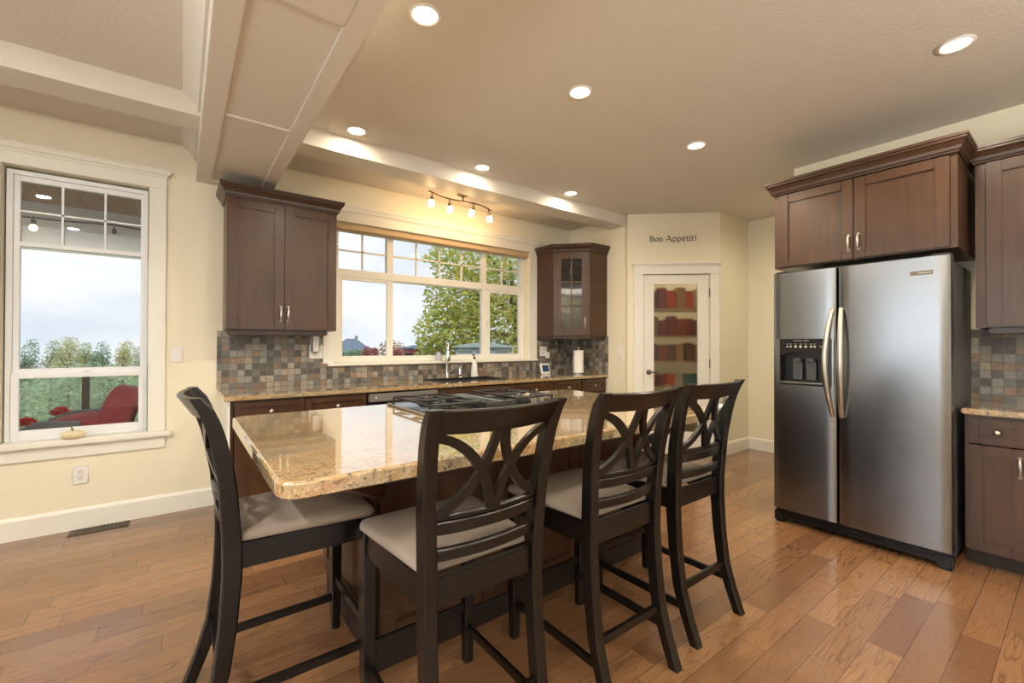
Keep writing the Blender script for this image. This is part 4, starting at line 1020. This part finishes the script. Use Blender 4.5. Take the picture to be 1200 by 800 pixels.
b = bm_new(); box(b, .80, .856, .0055, .0068, 1.709, 1.713, 0, MF); obj('badge_print', b, lens_grey, bd)
b = bm_new(); box(b, .012, FW-.012, -.075, -.03, .03, .098, .004, MF)
for i in range(3): box(b, .08, FW-.08, -.032, -.022, .042+i*.018, .050+i*.018, .002, MF)
for u_ in (.0, FW-.07): box(b, u_, u_+.07, -.08, -.012, 0, .09, .012, MF)
obj('toe_grille', b, black_plastic, fr)
b = bm_new(); box(b, .0, FW, -.09, -.02, 1.803, 1.812, .002, MF); box(b, .01, .09, -.14, -.03, 1.79, 1.82, .004, MF); box(b, FW-.09, FW-.01, -.14, -.03, 1.79, 1.82, .004, MF); obj('hinge_cover', b, black_plastic, fr)

# cabinet over the refrigerator
MU = frame_M((3.605, 1.448, 0), (0, -1, 0), (-1, 0, 0)); UW = .984
c = thing('wall_cabinet', 'dark wood double-door cabinet above the refrigerator', 'cabinet', (3.93, .956, 1.86))
b = bm_new(); carcass(b, MU, 0, UW, 4.268-3.605, 1.86, 2.415); box(b, .018, UW-.018, -.66, 0, 2.397, 2.415, 0, MU)
for x in (0, UW-.03): box(b, x, x+.03, -.001, .005, 1.86, 2.415, 0, MU)
obj('body', b, cab_wood, c)
b = bm_new(); crown(b, [(4.268, 1.448), (3.59, 1.448), (3.59, 1.448-UW), (4.268, 1.448-UW)], 2.41); obj('crown', b, crown_wood, c)
for u0, u1, hu in ((.032, .490, .466), (.494, UW-.032, .518)):
    b = bm_new(); shaker(b, MU, u0, u1, 1.866, 2.405, .065); d = obj('door', b, cab_wood, c); b = bm_new(); pull(b, MU, hu, 1.975, .105); obj('handle', b, nickel, d, smooth=40)
# wall cabinet right of the refrigerator
MV = frame_M((3.935, .430, 0), (0, -1, 0), (-1, 0, 0)); VW = .95
c = thing('wall_cabinet', 'dark wood wall cabinet at the right edge, beside the refrigerator', 'cabinet', (4.1, 0, 1.395))
b = bm_new(); carcass(b, MV, 0, VW, 4.257-3.935, 1.395, 2.41); box(b, .018, VW-.018, -.32, 0, 2.392, 2.41, 0, MV); box(b, 0, .042, -.001, .006, 1.395, 2.41, 0, MV); obj('body', b, cab_wood, c)
b = bm_new(); box(b, .05, VW-.02, -.3, -.03, 1.36, 1.395, .006, MV); obj('light_rail', b, cab_wood, c)
b = bm_new(); crown(b, [(4.1, .430), (3.92, .430), (3.92, .430-VW)], 2.405); obj('crown', b, crown_wood, c)
for u0, u1, hu in ((.045, .495, .47), (.499, VW-.004, .52)):
    b = bm_new(); shaker(b, MV, u0, u1, 1.40, 2.40, .068); d = obj('door', b, cab_wood, c); b = bm_new(); pull(b, MV, hu, 1.525, .12); obj('handle', b, nickel, d, smooth=40)
# base cabinets right of the refrigerator
MW = frame_M((3.70, .452, 0), (0, -1, 0), (-1, 0, 0))
base_cab(MW, 0, .25, .555, [('drawer', .016, .248, .718, .868, 0), ('door', .016, .248, .10, .712, .215)], 'narrow dark wood base cabinet with one drawer, right of the refrigerator', (3.98, .33, 0))
base_cab(MW, .252, .95, .555, [('drawer', .256, .946, .718, .868, 0), ('door', .256, .600, .10, .712, .57), ('door', .604, .946, .10, .712, .634)], 'wider dark wood base cabinet past the narrow one, at the right edge', (3.98, -.15, 0))
b = bm_new(); box(b, 3.652, 4.256, -.52, .462, CT0, CT1, .006); tag(obj('granite_worktop', b, granite), 'short granite worktop to the right of the refrigerator', 'worktop')

# ------------------------------------------------------------------ lamps
def can(x, y, label, w=CAN_W, spread=math.radians(165), color=WARM):
    c = thing('recessed_light', label, 'ceiling light', (x, y, CZ), 0, 'recessed ceiling lights')
    b = bm_new(); lathe(b, [(.058, -.001), (.073, -.001), (.075, -.004), (.071, -.008), (.062, -.009), (.058, -.005)], (x, y, CZ), 32)
    bmesh.ops.remove_doubles(b, verts=b.verts, dist=1e-6); obj('trim_ring', b, white_trim, c, smooth=40)
    b = bm_new(); lathe(b, [(0, -.004), (.058, -.004), (.058, -.002), (0, -.002)], (x, y, CZ), 32); obj('lens', b, lamp_em, c)
    d = bpy.data.lights.new('recessed_lamp', 'AREA'); d.shape = 'DISK'; d.size = .11; d.energy = w; d.color = color; d.spread = spread
    o = bpy.data.objects.new('recessed_lamp', d); COL.objects.link(o); o.parent = c; o.location = (0, 0, -.014)
can(.90, 1.87, 'lit recessed ceiling light at the top edge, nearest the panelled beam')
can(1.93, 1.87, 'lit recessed ceiling light above the middle of the island')
can(3.16, 1.83, 'lit recessed ceiling light in front of the pantry door, alone left of the refrigerator cabinet')
can(3.15, .41, 'lit recessed ceiling light in front of the refrigerator, at the upper right', 13)
can(1.00, 3.186, 'lit recessed ceiling light against the soffit beam, above the left wall cabinet', 3.8, PI)
can(2.08, 3.186, 'lit recessed ceiling light against the soffit beam, above the track light', 3.8, PI)
can(3.15, 3.180, 'lit recessed ceiling light against the soffit beam, nearest the corner cabinet', 3.8, PI)
for x_, y_, lab_ in ((-1.15, 2.1, 'unseen added ceiling light over the dining floor, nearest the window wall'), (-1.15, .5, 'unseen added ceiling light over the dining floor, second from the window wall'), (-2.4, 1.3, 'unseen added ceiling light over the dining floor, nearest the dining windows')):
    can(x_, y_, lab_, 23, PI, (1, .96, .90))  # lamps added out of view to brighten the dining floor and wall
can(5.0, 1.35, 'unseen ceiling light added in the passage behind the refrigerator wall', 14)  # added behind the fridge wall to brighten the passage
can(.95, .2, 'unseen ceiling light added above the viewer, beside the panelled beam', 9)  # added overhead, out of view, for more room light
can(2.0, .2, 'unseen ceiling light added above the viewer, over the open floor', 8)  # second lamp added overhead for room light

tr = thing('track_light', 'curved bronze track light with four glass shades above the sink window', 'track light', (2.28, 3.87, CZ))
b = bm_new(); lathe(b, [(0, 0), (.06, 0), (.06, -.012), (.045, -.022), (0, -.024)], (2.30, 3.88, CZ)); tube(b, [(2.30, 3.88, 2.80), (2.30, 3.88, 2.745)], .008, 8); obj('canopy', b, bronze, tr, smooth=40)
def tpt(t): return Vector((1.875+.81*t, 3.79+.15*t+.045*math.sin(2*PI*t), 2.745))
b = bm_new(); tube(b, [tpt(i/24) for i in range(25)], .0075, 8); obj('rail', b, bronze, tr, smooth=40)
for t, tilt in ((.05, (-.1, .1)), (.33, (.12, .1)), (.66, (-.35, .25)), (.95, (.35, .2))):
    p = tpt(t); b = bm_new(); tube(b, [p, p+Vector((0, 0, -.045))], .006, 8)
    q = p+Vector((0, 0, -.045)); ax = Vector((tilt[0], tilt[1], -1)).normalized(); Mt = Matrix.Translation(q) @ ax.to_track_quat('Z', 'Y').to_matrix().to_4x4()
    lathe(b, [(0, 0), (.016, 0), (.018, .03), (0, .03)], seg=16, M=Mt); h = obj('lamp_holder', b, bronze, tr, smooth=40)
    b = bm_new(); lathe(b, [(.015, .025), (.027, .03), (.03, .09), (.027, .09), (.024, .033)], seg=20, M=Mt); obj('glass_shade', b, shade_em, h, smooth=40)
    d = bpy.data.lights.new('track_lamp', 'POINT'); d.energy = TRACK_W; d.color = (1, .62, .28); d.shadow_soft_size = .025
    o = bpy.data.objects.new('track_lamp', d); COL.objects.link(o); o.parent = tr; o.location = (q+ax*.11)-tr.location; o.rotation_euler = ax.to_track_quat('-Z', 'Y').to_euler()

# ------------------------------------------------------------------ outside
b = bm_new(); nx = 24
gv = {}
for i in range(nx+1):
    for j in range(nx+1):
        x = -80+200*i/nx; y = 4.4+130*j/nx; gv[i, j] = b.verts.new((x, y, -1.6-max(0, min(1, (y-7)/50))*4.5))
for i in range(nx):
    for j in range(nx): b.faces.new((gv[i, j], gv[i+1, j], gv[i+1, j+1], gv[i, j+1]))
struct('ground', b, lawn)
b = bm_new(); box(b, -4, .9, WY+T, 6.7, -.16, -.04); struct('porch_deck', b, deck_mat)
b = bm_new()
for i in range(34): box(b, -4+i*.145, -4+i*.145+.141, WY+T, 6.75, 2.75, 2.77, .003)
struct('porch_ceiling', b, porch_wood)
b = bm_new(); box(b, -4, .93, 6.6, 6.75, 2.50, 2.749); struct('porch_beam', b, porch_grey)
b = bm_new(); box(b, -4, .93, 6.62, 6.73, 2.27, 2.50); struct('porch_reflection_strip', b, plain('pale_reflection', '#e6edf2', .5))  # pale strip standing in for a pane reflection and sky under the beam
sl = thing('string_lights', 'black string of bulbs hung under the porch beam outside the tall window', 'string lights', (-1.0, 6.4, 2.5))
b = bm_new(); tube(b, [(-3+.2*i, 6.45, 2.585-.03*math.sin(PI*((i % 6)/6))) for i in range(20)], .009, 6); obj('cable', b, rail_black, sl)
for x in (-1.198, -.589, -1.85, .05):
    b = bm_new(); tube(b, [(x, 6.45, 2.57), (x, 6.45, 2.52)], .008, 6); lathe(b, [(0, 0), (.02, 0), (.022, -.045), (0, -.045)], (x, 6.45, 2.535), 12); so_ = obj('socket', b, rail_black, sl)
    if x == -.589: continue
    b = bm_new(); lathe(b, [(0, 0), (.017, -.004), (.033, -.03), (.03, -.055), (.013, -.07), (0, -.072)], (x, 6.45, 2.492), 14); obj('bulb', b, bulb_em, so_, smooth=50)
rl = thing('porch_railing', 'glass porch railing with black posts outside the tall window', 'railing', (-1, 6.5, -.04))
b = bm_new(); box(b, -4, .9, 6.47, 6.53, .98, 1.02, .004); obj('top_rail', b, rail_black, rl)
for x in (-2.5, -.808, .85):
    b = bm_new(); box(b, x-.03, x+.03, 6.47, 6.53, -.04, .98, .003); obj('post', b, rail_black, rl)
for x0, x1 in ((-4, -2.54), (-2.46, -.85), (-.766, .81)):
    b = bm_new(); box(b, x0, x1, 6.496, 6.504, .05, .96); obj('glass_panel', b, make_glass('rail_glass', (.93, .97, .96, 1), .8), rl)

# patio chair, facing left along the wall
pc = thing('patio_chair', 'grey wicker patio chair with crimson cushions outside the tall window', 'chair', (-.62, 5.05, -.04))
z0 = -.04
b = bm_new()
def cush(b, M, sx, sy, sz, n_=12, p=3.2):
    """puffy cushion: superellipsoid"""
    rows = []
    for i in range(n_+1):
        ph = -PI/2+PI*i/n_; row = []
        for j in range(2*n_):
            th = 2*PI*j/(2*n_)
            def s_(v): return math.copysign(abs(v)**(2/p), v)
            row.append(b.verts.new(M @ Vector((sx*s_(math.cos(ph))*s_(math.cos(th)), sy*s_(math.cos(ph))*s_(math.sin(th)), sz*s_(math.sin(ph))))))
        rows.append(row)
    for a, c_ in zip(rows, rows[1:]):
        for j in range(2*n_): b.faces.new((a[j], a[(j+1) % (2*n_)], c_[(j+1) % (2*n_)], c_[j]))
    bmesh.ops.remove_doubles(b, verts=b.verts, dist=1e-5)
Mback = Matrix.Translation((-.435, 5.05, .64)) @ Matrix.Rotation(math.radians(17), 4, 'Y')
b = bm_new(); cush(b, Mback, .115, .27, .285, 14, 4.5); obj('back_cushion', b, cushion_red, pc, smooth=60)
b = bm_new(); cush(b, Matrix.Translation((-.66, 5.02, .555)) @ Matrix.Rotation(math.radians(-8), 4, 'Y'), .20, .30, .15); obj('seat_cushion', b, cushion_red, pc, smooth=60)
b = bm_new()
box(b, -1.0, -.42, 4.76, 5.34, .20, .42, .03)
Mb2 = Matrix.Translation((-.275, 5.05, .55)) @ Matrix.Rotation(math.radians(20), 4, 'Y'); box(b, -.03, .03, -.31, .31, -.36, .25, .025, Mb2)
obj('wicker_shell', b, wicker, pc)
for y in (4.725, 5.375):
    b = bm_new(); secs = []
    for i in range(13):
        t = i/12; x = -1.02+(.40 if y < 5 else .72)*t; z = .53+.15*math.sin(min(1, t*2.2)*PI/2)-.03*max(0, t-.45)
        secs.append([Vector((x, y-.05, z-.02)), Vector((x, y+.05, z-.02)), Vector((x, y+.05, z+.02)), Vector((x, y-.05, z+.02))])
    loft(b, secs); box(b, -.96, -.40, y-.015, y+.015, .20, .60, .01); obj('arm', b, wicker, pc, smooth=40)
for x in (-.95, -.38):
    for y in (4.78, 5.32): b = bm_new(); box(b, x-.025, x+.025, y-.025, y+.025, -.04, .22, .004); obj('leg', b, wicker, pc)

def leaves(b, c, rad, n_, size, shape=None):
    for i in range(n_):
        while True:
            v = Vector((random.uniform(-1, 1), random.uniform(-1, 1), random.uniform(-1, 1)))
            if .25 < v.length < 1: break
        p = Vector(c)+Vector((v.x*rad[0], v.y*rad[1], v.z*rad[2]))
        q = Matrix.Rotation(random.uniform(0, 2*PI), 3, 'Z') @ Matrix.Rotation(random.uniform(-1.2, 1.2), 3, 'X') @ Matrix.Rotation(random.uniform(0, 2*PI), 3, 'Z'); s = size*random.uniform(.6, 1.25)
        vs = [b.verts.new(p+q @ (Vector(w_)*s)) for w_ in ((-.5, 0, 0), (-.2, -.32, .05), (.25, -.3, .02), (.55, 0, .08), (.25, .3, .02), (-.2, .32, .05))]; b.faces.new(vs)
def tree(name, label, cat, c, rad, n_, size, mat, base, group=None, lumps=5):
    t = thing(name, label, cat, (c[0], c[1], base), 0, group)
    b = bm_new()
    for k in range(lumps):
        o_ = Vector((random.uniform(-.5, .5)*rad[0], random.uniform(-.5, .5)*rad[1], random.uniform(-.55, .5)*rad[2])); leaves(b, Vector(c)+o_, [r*.6 for r in rad], n_//lumps, size)
    obj('foliage', b, mat, t)
    b = bm_new(); tube(b, [(c[0], c[1], base), (c[0], c[1], c[2]-rad[2]*.3), (c[0]+.1*rad[0], c[1], c[2]+rad[2]*.5)], [rad[0]*.09+.04, rad[0]*.07+.03, .02], 8)
    for k in range(3):
        a = random.uniform(0, 2*PI); tube(b, [(c[0], c[1], c[2]-rad[2]*(.3+.1*k)), (c[0]+math.cos(a)*rad[0]*.6, c[1]+math.sin(a)*rad[1]*.6, c[2]+rad[2]*.2)], [rad[0]*.04+.02, .01], 6)
    obj('trunk', b, bark, t)
    return t
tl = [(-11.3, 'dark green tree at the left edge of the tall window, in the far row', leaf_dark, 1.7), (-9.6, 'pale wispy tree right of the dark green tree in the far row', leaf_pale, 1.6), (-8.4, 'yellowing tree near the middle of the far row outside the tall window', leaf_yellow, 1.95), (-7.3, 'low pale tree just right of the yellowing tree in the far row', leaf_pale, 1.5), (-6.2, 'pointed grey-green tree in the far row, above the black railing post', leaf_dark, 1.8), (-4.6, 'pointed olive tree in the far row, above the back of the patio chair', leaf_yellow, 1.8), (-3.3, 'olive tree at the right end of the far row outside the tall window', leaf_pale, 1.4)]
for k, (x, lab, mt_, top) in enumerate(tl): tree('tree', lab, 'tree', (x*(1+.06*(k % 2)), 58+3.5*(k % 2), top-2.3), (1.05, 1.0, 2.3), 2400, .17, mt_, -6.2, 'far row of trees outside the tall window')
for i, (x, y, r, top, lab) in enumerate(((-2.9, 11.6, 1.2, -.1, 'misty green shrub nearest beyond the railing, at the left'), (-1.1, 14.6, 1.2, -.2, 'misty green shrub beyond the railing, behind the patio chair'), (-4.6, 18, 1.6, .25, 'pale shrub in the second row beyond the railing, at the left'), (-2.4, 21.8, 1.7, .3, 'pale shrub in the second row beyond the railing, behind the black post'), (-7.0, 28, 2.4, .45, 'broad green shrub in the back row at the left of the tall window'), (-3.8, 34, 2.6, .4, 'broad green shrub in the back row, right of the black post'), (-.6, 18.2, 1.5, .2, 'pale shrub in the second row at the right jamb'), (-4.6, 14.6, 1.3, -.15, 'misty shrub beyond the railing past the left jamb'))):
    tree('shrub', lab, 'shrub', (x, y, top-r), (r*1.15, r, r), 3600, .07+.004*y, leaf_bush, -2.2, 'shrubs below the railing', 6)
for i, (x, y, z, lab) in enumerate(((-.89, 5.78, .652, 'red geranium head higher of the two, at the arm of the patio chair'), (-1.085, 5.72, .585, 'red geranium head lower of the two, at the left jamb'))):
    t = thing('geranium', lab, 'flower', (x, y, 0)); b = bm_new(); leaves(b, (x, y, z), (.06, .055, .042), 220, .032); obj('bloom', b, petal, t)
    b = bm_new(); tube(b, [(x, y, .28), (x+.01, y, .5), (x, y, z)], .006, 6); obj('stem', b, leaf_dark, t)
    b = bm_new(); leaves(b, (x-.02, y, .42), (.08, .08, .12), 90, .055); obj('leaves', b, leaf_pale, t)
    b = bm_new(); lathe(b, [(0, 0), (.06, 0), (.085, .34), (.075, .34), (.065, .3), (0, .3)], (x, y, -.04)); obj('pot', b, plain('terracotta%d' % i, '#9c6a50', .8), t, smooth=40)

# beyond the sink window
mt_ = thing('maple_tree', 'large maple with yellow-green leaves filling the right of the sink window', 'tree', (10.6, 15.5, -3))
b = bm_new()
for c_, r_, n_ in (((8.4, 15, 1.7), (1.55, 1.3, 1.2), 1500), ((8.9, 15, 3.0), (1.6, 1.4, 1.3), 1500), ((7.6, 15, 1.0), (.7, .7, .55), 260), ((9.2, 15, 4.6), (1.7, 1.4, 1.3), 1000), ((7.9, 15, 4.5), (.75, .7, .5), 130), ((10.4, 15.5, 2.2), (1.7, 1.5, 1.7), 1600), ((10.9, 15.5, 4.4), (2.0, 1.6, 1.8), 1500), ((12.4, 15.5, 2.8), (2.0, 1.6, 2.4), 1500), ((10.6, 15.4, .9), (2.2, 1.5, 1.0), 1000), ((9.0, 15, .9), (1.3, 1.2, .7), 600)):
    leaves(b, c_, r_, int(n_*1.15), .18)
obj('foliage', b, leaf_maple, mt_)
b = bm_new(); tube(b, [(12.6, 15.8, -3), (12.4, 15.7, .4), (12.0, 15.6, 2.5), (11.6, 15.5, 5)], [.3, .24, .16, .05], 10); obj('trunk', b, bark, mt_)
for pts in ([(12.4, 15.7, .8), (11.2, 15.2, 1.7), (9.6, 14.9, 1.9), (8.6, 14.8, 1.6)], [(12.2, 15.6, 1.8), (11.0, 15.2, 3.0), (9.4, 14.8, 3.5)], [(12.0, 15.6, 2.5), (11.0, 15.2, 4.2), (9.9, 15, 5.2)], [(12.3, 15.6, 1.3), (11.6, 15, 1.5), (10.8, 14.7, 1.2)], [(12.3, 15.6, 2.0), (13.3, 15.3, 2.9), (14, 15.2, 3.2)]):
    b = bm_new(); tube(b, pts, [.11-.08*i/(len(pts)-1) for i in range(len(pts))], 8); obj('branch', b, bark, mt_)
ga = thing('garden_pavilion', 'small grey building with a low grey-green roof beyond the sink', 'building', (7.7, 11.6, -2))
b = bm_new(); Mg = Matrix.Translation((7.6, 11.6, 0)) @ Matrix.Rotation(math.radians(-30), 4, 'Z'); box(b, -.85, .85, -.7, .7, -2, 1.19, 0, Mg); gw = obj('wall', b, house_wall, ga)
b = bm_new()
for x0, x1 in ((-.8, -.3), (-.26, .24), (.3, .78)): box(b, x0, x1, -.72, -.70, .98, 1.0, 0, Mg); box(b, x0, x0+.02, -.72, -.70, .4, 1.13, 0, Mg); box(b, x1-.02, x1, -.72, -.70, .4, 1.13, 0, Mg); box(b, x0, x1, -.72, -.70, 1.11, 1.13, 0, Mg)
obj('window_trim', b, vinyl, gw)
b = bm_new(); loft(b, [[Mg @ Vector((x*s, y*s, z)) for x, y in ((-.95, -.85), (.95, -.85), (.95, .85), (-.95, .85))] for s, z in ((1, 1.19), (1, 1.225), (.3, 1.335))]); obj('roof', b, roof_green, ga)
def house(label, c, w, d, zb, ze, zr, rz, wall, peaks=1):
    h = thing('house', label, 'house', (c[0], c[1], zb)); M = Matrix.Translation((c[0], c[1], 0)) @ Matrix.Rotation(rz, 4, 'Z')
    b = bm_new(); box(b, -w/2, w/2, -d/2, d/2, zb, ze, 0, M); wl_ = obj('wall', b, wall, h)
    b = bm_new(); o_ = .3; loft(b, [[M @ Vector((x, y, z)) for x, y, z in ((-w/2-o_, -d/2-o_, ze), (w/2+o_, -d/2-o_, ze), (w/2+o_, d/2+o_, ze), (-w/2-o_, d/2+o_, ze))], [M @ Vector((x, y, z)) for x, y, z in ((-w*.12, -.05, zr), (w*.12, -.05, zr), (w*.12, .05, zr), (-w*.12, .05, zr))]]); obj('roof', b, roof_slate, h)
    b = bm_new(); box(b, w*.08, w*.16, -.2, .2, zr-.5, zr+.25, 0, M); obj('chimney', b, house_wall, h)
    b = bm_new()
    for x in (-w*.3, 0, w*.3): box(b, x-.35, x+.35, -d/2-.03, -d/2, ze-1.3, ze-.45, 0, M)
    obj('window', b, dark_gloss, wl_)
house('distant house with a hipped slate roof in the left pane of the sink window', (12.2, 40, 0), 3.4, 3, -5.5, .55, 1.78, -.3, house_wall)
house('distant house with a low slate roof right of the orange tree', (18.6, 40, 0), 3.2, 2.4, -5, .9, 1.2, -.3, house_red)
house('far small house behind the hipped roof, at the left jamb of the sink window', (13.2, 48, 0), 4.0, 2.5, -5.5, .5, 1.35, -.3, house_wall)
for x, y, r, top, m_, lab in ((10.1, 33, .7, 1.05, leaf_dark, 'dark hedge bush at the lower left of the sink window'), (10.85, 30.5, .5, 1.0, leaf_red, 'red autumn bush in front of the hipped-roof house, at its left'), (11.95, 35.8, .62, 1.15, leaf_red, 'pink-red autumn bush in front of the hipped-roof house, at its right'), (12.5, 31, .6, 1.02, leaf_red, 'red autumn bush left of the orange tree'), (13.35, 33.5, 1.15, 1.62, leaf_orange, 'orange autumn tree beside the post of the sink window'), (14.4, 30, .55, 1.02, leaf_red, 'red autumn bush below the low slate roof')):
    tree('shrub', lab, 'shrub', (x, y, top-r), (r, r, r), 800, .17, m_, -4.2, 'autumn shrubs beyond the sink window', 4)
